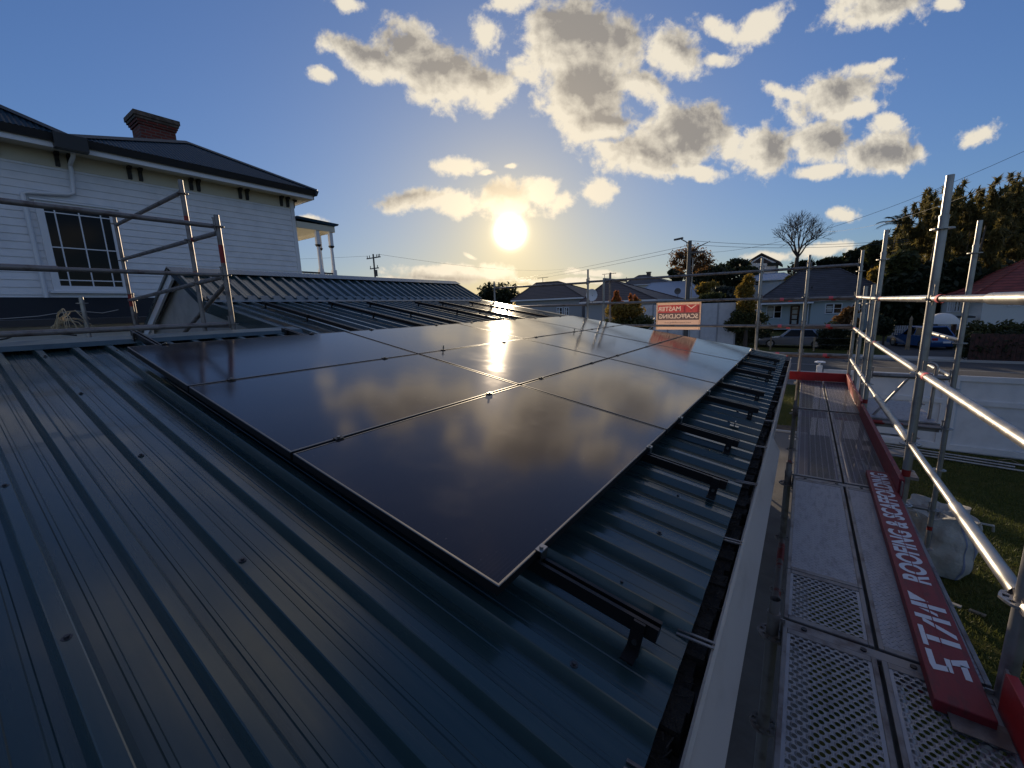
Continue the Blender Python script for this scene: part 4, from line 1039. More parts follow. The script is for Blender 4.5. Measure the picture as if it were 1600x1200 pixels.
# ================================================================ street side: houses
def win(par, x0, x1, z0, z1, y, nx=2, open_=False):
    mb = MB(); t = .09; ring_x(mb, x0, x1, z0, z1, y, t)
    fr = mb.build('window', M['trim'], par)
    mb = MB(); mb.box((x0, y - .02, z0), (x1, y + .0, z1)); mb.build('pane', M['winglass'], fr)
    mb = MB(); mb.box((x0 + .05, y - .028, z0 + .1), (x0 + (x1 - x0) * .42, y - .022, z1 - .15)); mb.build('curtain', M['curtain'], fr)
    mb = MB()
    for k in range(1, nx): xx = x0 + (x1 - x0) * k / nx; mb.box((xx - .06, y - .055, z0), (xx + .06, y - .03, z1))
    mb.box((x0, y - .052, (z0 + z1) / 2 - .025), (x1, y - .03, (z0 + z1) / 2 + .025)); mb.build('glazing_bars', M['trim'], fr)
    return fr
def ring_x(mb, x0, x1, z0, z1, y, t):
    mb.box((x0 - t, y - .06, z0 - t), (x0, y, z1 + t)); mb.box((x1, y - .06, z0 - t), (x1 + t, y, z1 + t)); mb.box((x0, y - .06, z1), (x1, y, z1 + t)); mb.box((x0 - .08, y - .09, z0 - t), (x1 + .08, y, z0))
def hiproof(par, x0, x1, y0, y1, ze, zr_, rx0, rx1, mt, ov=.45, nm='roof'):
    a = [(x0 - ov, y0 - ov, ze), (x1 + ov, y0 - ov, ze), (x1 + ov, y1 + ov, ze), (x0 - ov, y1 + ov, ze)]; ym = (y0 + y1) / 2; b = [(rx0, ym, zr_), (rx1, ym, zr_)]
    mb = MB(); mb.add(a + b, [(0, 1, 5, 4), (1, 2, 5), (2, 3, 4, 5), (3, 0, 4), (3, 2, 1, 0)]); r = mb.build(nm, M[mt], par)
    mb = MB(); mb.box((x0 - ov, y0 - ov - .03, ze - .16), (x1 + ov, y0 - ov - .001, ze + .02)); mb.box((x0 - ov - .03, y0 - ov, ze - .16), (x0 - ov - .001, y1 + ov, ze + .02)); mb.box((x1 + ov + .001, y0 - ov, ze - .16), (x1 + ov + .03, y1 + ov, ze + .02)); mb.build('gutter', M['trim'], par)
    mb = MB()
    for p, q in ((a[0], b[0]), (a[1], b[1]), (b[0], b[1]), (a[3], b[0]), (a[2], b[1])): mb.tube(p, q, .09, 6)
    mb.build('ridge_tiles', M[mt], r)
    return r
# pale blue house
HY = 55.0
bh = thing('blue_house', 'pale blue weatherboard house with dark grey tiled roof straight across the street', 'house', (2, HY, G))
p = lambda x, y, Y=HY: at(x, y, 1, Y)
xl, xm, xr = p(1189, 480).x, p(1267, 480).x, p(1398, 480).x
ze, z0 = p(1230, 474).z, G + .2
mb = MB(); mb.box((xl, HY + .9, z0), (xm, HY + 9, ze)); mb.box((xm, HY, z0), (xr, HY + 9.5, ze + .28)); mb.build('wall', M['blue_wall'], bh)
ridge = p(1280, 422, HY + 4.8); rl = p(1250, 425, HY + 4.8).x; rr = p(1312, 421, HY + 4.8).x
hiproof(bh, xl, xr, HY, HY + 9.5, ze + .3, ridge.z, rl, rr, 'tile_grey', ov=.5)
mb = MB(); mb.prism([(xl - .5, HY - .52, ze + .28), (xm + .2, HY - .52, ze + .28), (xm + .2, HY - .9, ze + .06), (xl - .5, HY - .9, ze + .06)], (0, 0, .06)); mb.build('porch_roof', M['tile_grey'], bh)
mb = MB(); mb.box((xl - .5, HY - .96, ze - .06), (xm + .2, HY - .9, ze + .10)); mb.build('porch_gutter', M['trim'], bh)
y_ = HY + .9
a = p(1198, 498, y_); b = p(1221, 478, y_); win(bh, a.x, b.x, a.z + .1, b.z, y_)
a = p(1290, 489); b = p(1315, 475); win(bh, a.x, b.x, a.z, b.z, HY)
a = p(1331, 489); b = p(1354, 475); win(bh, a.x, b.x, a.z, b.z, HY)
a = p(1235, 508, y_); b = p(1248, 479, y_)
mb = MB(); mb.box((a.x - .12, y_ - .06, a.z), (a.x, y_, b.z + .12)); mb.box((b.x, y_ - .06, a.z), (b.x + .12, y_, b.z + .12)); mb.box((a.x, y_ - .06, b.z), (b.x, y_, b.z + .12)); d_ = mb.build('door', M['wood_dark'], bh)
mb = MB(); mb.box((a.x, y_ - .03, a.z), (b.x, y_ - .005, b.z)); mb.build('door_panel', M['winglass'], d_)
mb = MB()
for k in range(4): mb.box((a.x + .08, y_ - .045, a.z + .12 + k * .58), (b.x - .08, y_ - .03, a.z + .56 + k * .58))
mb.build('door_glass', M['curtain'], d_)
mb = MB(); q = p(1268, 455, HY + 1.5); mb.tube((q.x, q.y, q.z - .6), (q.x, q.y, q.z + .5), .07, 8); mb.build('flue', M['black'], bh)
mb = MB(); q = p(1263, 480, HY - .04); mb.tube((q.x, q.y, ze - .1), (q.x, q.y, G + .2), .05, 8); mb.build('downpipe', M['trim'], bh)

# red roofed house on the right
RY = 45.0
rh = thing('white_house', 'white house with red tiled hip roof at the right edge of the picture', 'house', (14, RY, G))
xl = p(1478, 470, RY).x; xe = p(1537, 470, RY).x; ze = p(1535, 463, RY).z
mb = MB(); mb.box((xe, RY, G), (xe + 12, RY + 9, ze)); mb.box((xl + 1.0, RY + 3.2, G), (xe, RY + 9, ze)); mb.build('wall', M['white_wall'], rh)
hiproof(rh, xe - .3, xe + 12, RY, RY + 9, ze, p(1600, 418, RY + 4.5).z + .8, p(1612, 418, RY + 4.5).x, p(1700, 410, RY + 4.5).x, 'tile_red', ov=.5)
hiproof(rh, xl + 1.0, xe + 1.2, RY + 3.2, RY + 9, ze, p(1560, 437, RY + 6).z, p(1548, 437, RY + 6).x, p(1640, 430, RY + 6).x, 'tile_red', ov=.5)
a = p(1484, 488, RY + 3.2); b = p(1500, 470, RY + 3.2)
for px0, px1 in ((1481, 1488), (1491, 1500)):
    a = p(px0, 486, RY + 3.2); b = p(px1, 470, RY + 3.2); win(rh, a.x, b.x, a.z, b.z, RY + 3.2)
a = p(1578, 477, RY); b = p(1594, 465, RY); win(rh, a.x, b.x, a.z, b.z, RY)
dk = p(1488, 497, RY - .5); dk2 = p(1525, 492, RY - .5)
mb = MB(); mb.box((dk.x, RY - .5, dk.z), (dk2.x, RY + 1.0, dk.z + .12)); mb.box((dk.x, RY - .5, dk.z - .9), (dk.x + .1, RY - .4, dk.z)); mb.build('deck_rail', M['black'], rh)
mb = MB(); mb.box((dk.x + .2, RY - .3, dk.z - .75), (dk2.x - .4, RY - .25, dk.z - .08)); mb.build('deck_screen', M['white_wall'], rh)

# houses on the left of the street
def far_house(name, label, cat, Y, ex0, ex1, ey, rx0, rx1, ry, depth, wallmt, roofmt, dark=True, win_px=None, chim=None):
    h = thing(name, label, cat, (p(ex0, ey, Y).x, Y, G))
    x0, x1, ze = p(ex0, ey, Y).x, p(ex1, ey, Y).x, p((ex0 + ex1) / 2, ey, Y).z
    mb = MB(); mb.box((x0 + .5, Y + .5, G), (x1 - .5, Y + depth - .5, ze)); mb.build('wall', M[wallmt], h)
    Yr = Y + depth / 2; hiproof(h, x0 + .5, x1 - .5, Y + .5, Y + depth - .5, ze, p((rx0 + rx1) / 2, ry, Yr).z, p(rx0, ry, Yr).x, p(rx1, ry, Yr).x, roofmt, ov=.5)
    for wp in (win_px or []): a = p(wp[0], wp[3], Y + .5); b = p(wp[1], wp[2], Y + .5); win(h, a.x, b.x, a.z, b.z, Y + .5)
    if chim:
        a = p(chim[0], chim[2], Yr); b = p(chim[1], chim[3], Yr); mb = MB(); mb.box((a.x, Yr - .4, b.z), (b.x, Yr + .4, a.z)); mb.box((a.x - .1, Yr - .5, a.z - .2), (b.x + .1, Yr + .5, a.z)); mb.build('chimney', M['mortar'], h)
    return h
hA = far_house('grey_house', 'grey house with brown hip roof below the sun, just right of the roof end', 'house', 48, 798, 912, 467, 838, 872, 441, 11, 'grey_wall', 'tile_brown', win_px=[(871, 878, 481, 492), (883, 888, 481, 492)])
hB = far_house('grey_house', 'grey house with dark pyramid roof behind the orange bush', 'house', 44, 905, 1026, 470, 950, 957, 438, 12, 'grey_wall', 'tile_brown')
hC = far_house('hillside_house', 'small distant house with dark hip roof and a chimney behind the pale steel roof', 'house', 95, 970, 1048, 444, 998, 1008, 430, 14, 'white_wall', 'tile_grey', chim=(1011, 1016, 425, 438))
hD = far_house('pale_roof_house', 'white house with wide pale blue-grey steel roof left of the lamp post', 'house', 62, 985, 1095, 466, 1018, 1074, 441, 12, 'white_wall', 'metal_pale')
def aerial(x, y, Y, label):
    t = thing('tv_aerial', label, 'aerial', p(x, y + 12, Y)); q = p(x, y, Y); mb = MB(); mb.tube((q.x, q.y, q.z - 2.2), (q.x, q.y, q.z), .04, 6); mb.build('mast', M['pole'], t)
    mb = MB(); mb.tube((q.x - .9, q.y, q.z), (q.x + .9, q.y, q.z + .05), .03, 6)
    for k in range(7): mb.tube((q.x - .8 + .26 * k, q.y - .3, q.z + .02), (q.x - .8 + .26 * k, q.y + .3, q.z + .02), .02, 5)
    mb.build('antenna', M['pole'], t)
aerial(848, 434, 53.5, 'television aerial on the brown roof below the sun'); aerial(952, 428, 50, 'television aerial on the dark pyramid roof')
def dish(x, y, Y, label, mt='pole', r=.45):
    t = thing('satellite_dish', label, 'satellite dish', p(x, y + 6, Y)); q = p(x, y, Y); mb = MB(); n = 14
    vs = [(q.x, q.y + .1, q.z)] + [(q.x + r * math.cos(2 * math.pi * i / n), q.y - .08, q.z + r * math.sin(2 * math.pi * i / n)) for i in range(n)]
    mb.add(vs, [(0, 1 + i, 1 + (i + 1) % n) for i in range(n)]); mb.build('dish', M[mt], t); mb = MB(); mb.tube((q.x, q.y + .1, q.z - 1), (q.x, q.y + .1, q.z), .04, 6); mb.build('mast', M['pole'], t)
dish(1059, 455, 61, 'dark satellite dish on the pale steel roof'); dish(925, 461, 43.5, 'white satellite dish beside the dark pyramid roof', 'trim', .7)
# pale fences / sheds between the houses and street
t = thing('street_fence', 'grey street fence behind the banner and the golden conifer', 'fence', (-6, 33.6, G))
mb = MB(); a = p(975, 475, 33.6).x; b = p(1150, 475, 33.6).x; zt_ = p(1100, 474, 33.6).z; mb.box((a, 33.6, G), (b, 33.7, zt_)); mb.build('panel', M['fence_white'], t)
mb = MB(); x = a
while x < b: mb.box((x, 33.55, G), (x + .1, 33.6, zt_)); x += 1.2
mb.build('battens', M['grey_wall'], t)
# gable house up the hill
gh = thing('gable_house', 'dark gabled house with white walls up the hill left of the bare tree', 'house', p(1190, 430, 100))
A = p(1165, 410, 100); B = p(1190, 395, 100); C_ = p(1220, 409, 100)
mb = MB(); mb.prism([tuple(A + Vector((.8, 0, 0))), tuple(B - Vector((0, 0, .3))), tuple(C_ - Vector((.8, 0, 0))), (C_.x - .8, 100, C_.z - 6), (A.x + .8, 100, A.z - 6)], (0, 9, 0)); mb.build('wall', M['white_wall'], gh)
mb = MB(); mb.prism([tuple(A), tuple(B), tuple(C_), tuple(C_ - Vector((0, 0, .5))), tuple(B - Vector((0, 0, .6))), tuple(A - Vector((0, 0, .5)))], (0, 9.6, 0)); o = mb.build('roof', M['tile_brown'], gh)
mb = MB(); mb.prism([tuple(A + Vector((1.2, -.05, -.2))), tuple(B - Vector((0, .05, .8))), tuple(C_ + Vector((-1.2, -.05, -.2)))], (0, .04, 0)); mb.build('gable_cladding', M['tile_brown'], gh)
mb = MB(); q = p(1207, 413, 99.9); mb.box((q.x - .9, 99.8, q.z - .3), (q.x + .9, 99.95, q.z + .3)); mb.build('window', M['winglass'], gh)
wh = far_house('white_building', 'long white building half hidden behind the golden conifer and grey roof', 'house', 80, 1150, 1245, 437, 1172, 1225, 428, 12, 'white_wall', 'metal_pale', win_px=[(1174, 1185, 440, 446)])
# ================================================================ poles and wires
def pole(px, ytop, Y, label, arms=2, r=.15):
    q = p(px, ytop, Y); t = thing('power_pole', label, 'power pole', (q.x, q.y, G)); mb = MB(); mb.tube((q.x, q.y, G), (q.x, q.y, q.z), r * 1.3, 10, r1=r); mb.build('post', M['pole'], t)
    for k in range(arms):
        L_ = (2.1, 1.3)[k]; z = q.z - .7 - 2.0 * k; mb = MB(); mb.box((q.x - L_, q.y - .09, z - .09), (q.x + L_, q.y + .09, z + .09)); c = mb.build('crossarm', M['pole'], t)
        for dx in (-1.9, -1.2, 1.0, 1.5, 1.9):
            if abs(dx) < L_: mb = MB(); mb.tube((q.x + dx, q.y, z + .09), (q.x + dx, q.y, z + .55), .07, 6); mb.build('insulator', M['pole'], c)
    return q
q1 = pole(583, 397, 52, 'timber power pole with crossarms and insulators on the horizon left of the sun')
mb = MB(); q = p(588, 425, 52); mb.tube((q.x, q.y, q.z - .8), (q.x, q.y, q.z + .4), .22, 10); 
o = mb.build('transformer', M['pole'], [x for x in bpy.data.objects if x.name.startswith('power_pole')][0])
pole(779, 441, 95, 'small distant power pole under the sun behind the round trees', arms=1)
# street lamp
Q = p(1078, 376, 31.2); lp = thing('street_lamp', 'tall dark street lamp pole with a short arm in front of the autumn tree', 'street lamp', (Q.x, 31.2, G))
mb = MB(); mb.tube((Q.x, 31.2, G), (Q.x, 31.2, Q.z), .17, 10, r1=.13); mb.build('post', M['pole'], lp)
mb = MB(); h_ = p(1063, 373, 31.2); mb.path([(Q.x, 31.2, Q.z - .25), (Q.x - .3, 31.2, Q.z - .02), tuple(h_)], .04, 6); mb.build('arm', M['pole'], lp)
mb = MB(); mb.obox(h_ + Vector((-.12, 0, .0)), (.3, 0, .03), (0, .11, 0), (0, 0, .05)); mb.obox(h_ + Vector((-.2, 0, -.05)), (.16, 0, .01), (0, .08, 0), (0, 0, .02)); mb.build('lamp_head', M['pole'], lp)
mb = MB(); mb.box((Q.x - .1, 31.1, Q.z - .9), (Q.x + 1.0, 31.3, Q.z - .78)); mb.build('crossarm', M['pole'], lp)
mb = MB(); cc = p(1082, 420, 31.0); mb.tube((cc.x, 31.0, G), (cc.x, 31.0, Q.z - 1.2), .035, 6); mb.build('conduit', M['galv'], lp)
def wire(a, b, sag, label, r=.02):
    r *= .65
    a = Vector(a); b = Vector(b); pts = []
    for k in range(25): s = k / 24; pts.append(a + (b - a) * s - Vector((0, 0, sag * 4 * s * (1 - s))))
    mb = MB(); mb.path(pts, r, 5); tag(mb.build('power_line', M['wire'], None), label, 'power line', 'overhead wires')
e1 = p(600, 412, 110); 
wire(q1 + Vector((1.7, 0, -.2)), p(900, 418, 200), 2.2, 'overhead wire running right from the timber power pole', .035)
wire(q1 + Vector((-1.9, 0, -.2)), p(200, 402, 38), .8, 'overhead wire running left from the timber power pole, past the veranda', .03)
for k, (ya, yb) in enumerate(((436, 383), (440, 389))):
    wire(p(760, ya, 170), p(1078, yb, 31.2), 1.2, 'overhead wire rising from the sunlit horizon to the street lamp, %s' % ('upper' if k == 0 else 'lower'), .02)
for k, (ya, yb) in enumerate(((376, 374), (382, 377))):
    wire(p(1078, ya, 31.2), p(1420, yb, 45), .35, 'overhead wire right of the street lamp across the bare tree, %s' % ('upper' if k == 0 else 'lower'), .02)
wire(p(1100, 395, 31.3), p(1700, 190, 22), .9, 'overhead wire climbing to the right edge above the bamboo', .012)
wire(p(1290, 362, 45), p(1700, 225, 24), .7, 'faint lower overhead wire climbing to the right edge', .010)

# ================================================================ hill and trees
def hillz(x, y):
    c = at(1330, 380, 1, 190)
    r = 0
    if y > 60:
        s = min(1, (y - 60) / 130)
        r = (s ** 1.3) * (6 + 25 / (1 + math.exp(-(x - 4 - y * .03) / 14)))
    return G + r
mb = MB(); nx_, ny_ = 60, 30; xs2 = [-120 + 300 * i / nx_ for i in range(nx_ + 1)]; ys2 = [60 + 220 * j / ny_ for j in range(ny_ + 1)]
vs = [(x, y, hillz(x, y) - .2 + random.uniform(-.6, .6) * (y > 66)) for y in ys2 for x in xs2]
mb.add(vs, [(j * (nx_ + 1) + i, j * (nx_ + 1) + i + 1, (j + 1) * (nx_ + 1) + i + 1, (j + 1) * (nx_ + 1) + i) for j in range(ny_) for i in range(nx_)])
tag(mb.build('hill', M['hill'], None, smooth=True), kind='structure')

def leaves(parent, blobs, n, size, mt, name='crown', droop=0.0, aspect=1.0, shell=.55):
    """many leaf-sized quads clustered through a set of ellipsoids (c, (rx,ry,rz))"""
    vol = np.array([b[1][0] * b[1][1] * b[1][2] for b in blobs]); pr = vol ** .8; pr /= pr.sum()
    idx = rng.choice(len(blobs), n, p=pr); C0 = np.array([tuple(b[0]) for b in blobs])[idx]; Rr = np.array([b[1] for b in blobs])[idx]
    d = rng.normal(size=(n, 3)); d /= np.linalg.norm(d, axis=1)[:, None]
    rad = (shell + (1 - shell) * rng.random(n)) * (1 + .20 * rng.normal(size=n)); rad = np.clip(rad, 0, 1.12)
    # clumping
    cl = rng.normal(size=(max(8, n // 40), 3)); cl /= np.linalg.norm(cl, axis=1)[:, None]
    k = rng.integers(0, len(cl), n); mixf = (.50 * rng.random(n) + .25)[:, None]; d = d * (1 - mixf) + cl[k] * mixf; d /= np.linalg.norm(d, axis=1)[:, None]
    c = C0 + d * Rr * rad[:, None]
    u = rng.normal(size=(n, 3)); u[:, 2] -= droop * 2; u /= np.linalg.norm(u, axis=1)[:, None]
    w_ = rng.normal(size=(n, 3)); w_ -= u * (w_ * u).sum(1)[:, None]; w_ /= np.linalg.norm(w_, axis=1)[:, None]
    s = (size * rng.uniform(.6, 1.3, n))[:, None]
    v = np.stack([c - u * s, c + w_ * s * .45 / aspect, c + u * s, c - w_ * s * .45 / aspect], 1).reshape(-1, 3)
    return npmesh(name, v, np.arange(4 * n).reshape(n, 4), mt, parent)
def trunk(parent, base, top, r, mt='bark', limbs=5, spread=.5):
    base = Vector(base); top = Vector(top); mb = MB(); H = (top - base).length
    mid = (base + top) / 2 + Vector((random.uniform(-.04, .04) * H, 0, 0)); mb.path([base, mid, top], r, 8, r_end=r * .35)
    for i in range(limbs):
        s = .35 + .6 * i / max(1, limbs); b = base + (top - base) * s; a = random.uniform(0, 6.28); e = b + Vector((math.cos(a) * spread * H, math.sin(a) * spread * H, H * .22)); mb.path([b, (b + e) / 2 + Vector((0, 0, .02 * H)), e], r * .4, 6, r_end=r * .08)
    return mb.build('trunk', M[mt], parent)
def tree(name, label, cat, base, blobs, n, size, leafm, group=None, tr=.2, droop=0, aspect=1.0, shell=.5, barkm='bark', spread=.25):
    base = Vector(base); t = thing(name, label, cat, base, group)
    top = Vector(blobs[0][0]); zt_ = max(b[0][2] for b in blobs); trunk(t, base, (top.x, top.y, zt_), tr, barkm, spread=spread)
    leaves(t, blobs, n, size, leafm, 'crown', droop, aspect, shell); return t
def ell(px, py, Y, rx, rz, ry=None): c = p(px, py, Y); return (c, (rx, ry or rx, rz))
def sc(px, Y): return (p(px + 1, 440, Y) - p(px, 440, Y)).length   # metres per photo pixel there

# round trees near the sun
for (px, py, rpx, lab) in ((762, 462, 14, 'dark round tree against the sun glow at the far roof corner, left one'), (792, 460, 17, 'dark round tree against the sun glow at the far roof corner, right one')):
    Y = 75; s = sc(px, Y); c = p(px, py, Y); tree('tree', lab, 'tree', (c.x, Y, G), [(c, (rpx * s, rpx * s, 14 * s)), (c + Vector((-.5 * rpx * s, 0, -5 * s)), (rpx * s * .7,) * 3)], 1500, .45, 'leaf_dark', 'trees along the far side of the street')
# autumn tree
Y = 66; s = sc(1078, Y); c = p(1078, 402, Y)
at_ = thing('autumn_tree', 'russet half-bare autumn tree behind the street lamp', 'tree', (c.x, Y, p(1078, 460, Y).z), 'trees along the far side of the street')
trunk(at_, (c.x, Y, p(1078, 465, Y).z), (c.x, Y, p(1078, 388, Y).z), .35, 'bark', 16, .42)
bl = [(p(1078 + dx, 402 + dy, Y), (r * s * 1.2, r * s * 1.2, r * .9 * s)) for dx, dy, r in ((0, -8, 15), (-18, -2, 14), (18, 0, 15), (-25, 8, 11), (28, 8, 11), (0, 6, 16), (-8, 14, 14), (12, 14, 12))]
leaves(at_, bl, 3400, .20, 'leaf_autumn', shell=.05)
# dark trees climbing the hill behind the pale roof and golden conifer
specs = [(1058, 430, 13, 13, 80, 'leaf_dark', 'dark round tree just left of the street lamp foot of the hill'), (1095, 428, 22, 18, 82, 'leaf_dark', 'wide dark tree below the autumn tree'), (1125, 425, 22, 17, 85, 'leaf_dark', 'dark tree on the hill second right of the street lamp'), (1150, 418, 20, 17, 90, 'leaf_dark', 'dark tree on the hill just left of the dark gable'),
         (1172, 430, 16, 16, 86, 'leaf_mid', 'olive tree on the hill under the dark gable'), (1105, 452, 20, 14, 60, 'leaf_gold', 'yellow green tree right of the pale steel roof'), (1130, 458, 24, 11, 55, 'leaf_grey', 'grey green spreading bush left of the golden conifer'), (1112, 467, 18, 8, 50, 'leaf_mid', 'low bright green bush right of the lamp post'), (1080, 450, 10, 12, 70, 'leaf_dark', 'small dark tree behind the lamp post'),
         (1255, 415, 16, 9, 95, 'leaf_dark', 'dark bush at the foot of the bare tree'), (1300, 412, 24, 13, 90, 'leaf_dark', 'dark tree mass behind the grey roof ridge'), (1340, 405, 26, 22, 85, 'leaf_dark', 'dark tree between the grey roof and the bamboo'), (1368, 395, 22, 24, 80, 'leaf_mid', 'olive tree just left of the palm'), (1240, 436, 14, 6, 70, 'leaf_gold', 'yellow shrubs behind the left hip of the grey roof'), (1375, 430, 22, 18, 72, 'leaf_gold', 'yellow green tree behind the right hip of the grey roof'), (1395, 455, 20, 14, 66, 'leaf_dark', 'dark shrub right of the blue house roof')]
for px, py, rx, rz, Y, lm, lab in specs:
    s = sc(px, Y); c = p(px, py, Y); gz = min(hillz(c.x, Y) if Y > 60 else G, c.z - rz * s * .6)
    bl = [(c, (rx * s * .8, rx * s * .7, rz * s * .85))] + [(c + Vector((random.uniform(-.6, .6) * rx * s, random.uniform(-.5, .5) * rx * s, random.uniform(-.5, .45) * rz * s)), (rx * s * .45, rx * s * .45, rz * s * .42)) for _ in range(6)]
    tree('tree', lab, 'tree', (c.x, Y, gz), bl, 2300, .40, lm, 'trees on the hillside', shell=.55)
# bare tree
Y = 88; s = sc(1245, Y); bt_ = thing('bare_tree', 'leafless rounded tree on the skyline above the grey roof', 'tree', p(1243, 425, Y))
mb = MB()
def branch(a, d, L_, r, lev):
    b = a + d * L_; bend = Vector((random.uniform(-.08, .08), random.uniform(-.08, .08), random.uniform(0, .06))) * L_
    mb.path([a, (a + b) / 2 + bend, b], r, 6 if lev < 2 else 4, r_end=r * .6)
    if lev >= 6 or L_ < .3: return
    for i in range(3 if lev < 5 else 2):
        nd = (d + Vector((random.gauss(0, .42), random.gauss(0, .42), random.gauss(.08, .25)))).normalized(); branch(b, nd, L_ * random.uniform(.62, .84), r * .60, lev + 1)
b0 = p(1243, 425, Y); mb.path([b0, b0 + Vector((.05, 0, 26 * s))], .38, 8, r_end=.28); tp = b0 + Vector((.05, 0, 25 * s))
for i in range(6): a = i * 1.05; branch(tp + Vector((0, 0, i * .1)), Vector((math.cos(a) * .58, math.sin(a) * .58, 1.0)).normalized(), 23 * s, .17, 1)
branch(tp, Vector((0, 0, 1)), 28 * s, .2, 1)
mb.build('branches', M['bark'], bt_)
# golden conifer across the street
Y = 33; s = sc(1165, Y); gc = thing('golden_conifer', 'columnar golden green conifer in front of the long white building', 'tree', p(1165, 530, Y))
trunk(gc, (p(1165, 530, Y).x, Y, G), p(1167, 440, Y), .15, 'bark', 0)
leaves(gc, [ell(1170, 440, Y, 9 * s, 13 * s), ell(1164, 456, Y, 14 * s, 16 * s), ell(1167, 478, Y, 15 * s, 18 * s)], 3800, .10, 'leaf_gold', 'crown', shell=.6)
leaves(gc, [ell(1162, 495, Y, 20 * s, 14 * s), ell(1188, 497, Y, 12 * s, 10 * s), ell(1150, 508, Y, 20 * s, 12 * s)], 4200, .10, 'leaf_mid', 'skirt', shell=.6)
# orange bush
Y = 27; s = sc(975, Y); ob_ = thing('orange_bush', 'autumn bush turning orange beside the far scaffold posts', 'bush', (p(980, 500, Y).x, Y, G))
trunk(ob_, (p(980, 500, Y).x, Y, G), p(980, 480, Y), .1, 'bark', 6, .4)
leaves(ob_, [ell(967 + random.uniform(-9, 9), 465 + random.uniform(-11, 12), Y, 3.5 * s, 5 * s) for _ in range(7)] + [ell(991 + random.uniform(-6, 6), 463 + random.uniform(-12, 12), Y, 3 * s, 5 * s) for _ in range(5)] + [ell(957, 476, Y, 7 * s, 7 * s)], 2800, .10, 'leaf_orange', 'orange_leaves', shell=0)
leaves(ob_, [ell(975, 486, Y, 28 * s, 12 * s)] + [ell(random.uniform(950, 1010), random.uniform(474, 490), Y, random.uniform(5, 9) * s, random.uniform(5, 9) * s) for _ in range(12)], 4200, .11, 'leaf_gold', 'golden_leaves', shell=.5)
leaves(ob_, [ell(975, 508, Y, 34 * s, 13 * s), ell(1005, 504, Y, 16 * s, 12 * s)], 3600, .11, 'leaf_mid', 'lower_leaves', shell=.5)
# hedges and front garden shrubs
def hedge(label, px0, px1, pyt, pyb, Y, lm, n=3500, size=.09, cat='hedge', name='hedge', grp=None):
    s = sc((px0 + px1) / 2, Y); a = p(px0, pyt, Y); b = p(px1, pyb, Y); t = thing(name, label, cat, ((a.x + b.x) / 2, Y, G), grp)
    k = max(2, int((b.x - a.x) / 1.0)); bl = []
    for i in range(k): x = a.x + (b.x - a.x) * (i + .5) / k; h = (a.z - G) * random.uniform(.88, 1.05); bl.append((Vector((x, Y, G + h * .5)), (.75, .6, h * .52)))
    leaves(t, bl, n, size, lm, 'foliage', shell=.6)
    mb = MB()
    for b_ in bl: mb.path([(b_[0].x, Y, G), (b_[0].x + .1, Y, b_[0].z)], .04, 5)
    mb.build('stems', M['bark'], t); return t
hedge('dark clipped hedge between the silver car and the blue house window', 1283, 1345, 507, 540, 36, 'leaf_dark', 5000)
hedge('dark hedge at the left of the silver car', 1135, 1200, 500, 540, 37.5, 'leaf_dark', 5000)
hedge('big dark bushes in front of the red roofed house', 1508, 1640, 500, 530, 33.5, 'leaf_mid', 9000, .12, 'bush', 'bush')
hedge('dark undergrowth right of the parked blue car', 1510, 1640, 515, 560, 31.9, 'leaf_dark', 6000, .09, 'hedge')
Y = 38; s = sc(1320, Y); mg = thing('magnolia', 'brown-gold leaved shrub in front of the blue house beside the scaffold posts', 'bush', (p(1325, 520, Y).x, Y, G)); trunk(mg, (p(1328, 520, Y).x, Y, G), p(1328, 490, Y), .08, 'bark', 5, .3)
leaves(mg, [ell(1328, 487, Y, 12 * s, 9 * s), ell(1318, 500, Y, 16 * s, 10 * s), ell(1332, 505, Y, 12 * s, 12 * s)], 1500, .17, 'leaf_autumn', 'crown', shell=.6)
Y = 40; s = sc(1380, Y); db = thing('bush', 'dark bush against the right end of the blue house', 'bush', (p(1382, 520, Y).x, Y, G)); trunk(db, (p(1382, 520, Y).x, Y, G), p(1382, 505, Y), .08, 'bark', 4, .3)
leaves(db, [ell(1380, 510, Y, 18 * s, 17 * s), ell(1372, 500, Y, 10 * s, 12 * s)], 2500, .12, 'leaf_dark', 'crown')
hedge('long dark thicket on the slope between the pale steel roof and the dark gable', 1084, 1172, 424, 470, 78, 'leaf_dark', 7000, .38, 'thicket', 'thicket')
hedge('long dark thicket on the slope behind the grey roof and the bare tree', 1232, 1400, 414, 450, 93, 'leaf_dark', 9000, .42, 'thicket', 'thicket')
hedge('dark wooded slope filling in behind the palm', 1392, 1455, 362, 450, 74, 'leaf_dark', 9000, .34, 'thicket', 'thicket')
hedge('dark wooded slope filling in behind the tall feathery trees', 1448, 1660, 330, 450, 76, 'leaf_mid', 26000, .36, 'thicket', 'thicket')
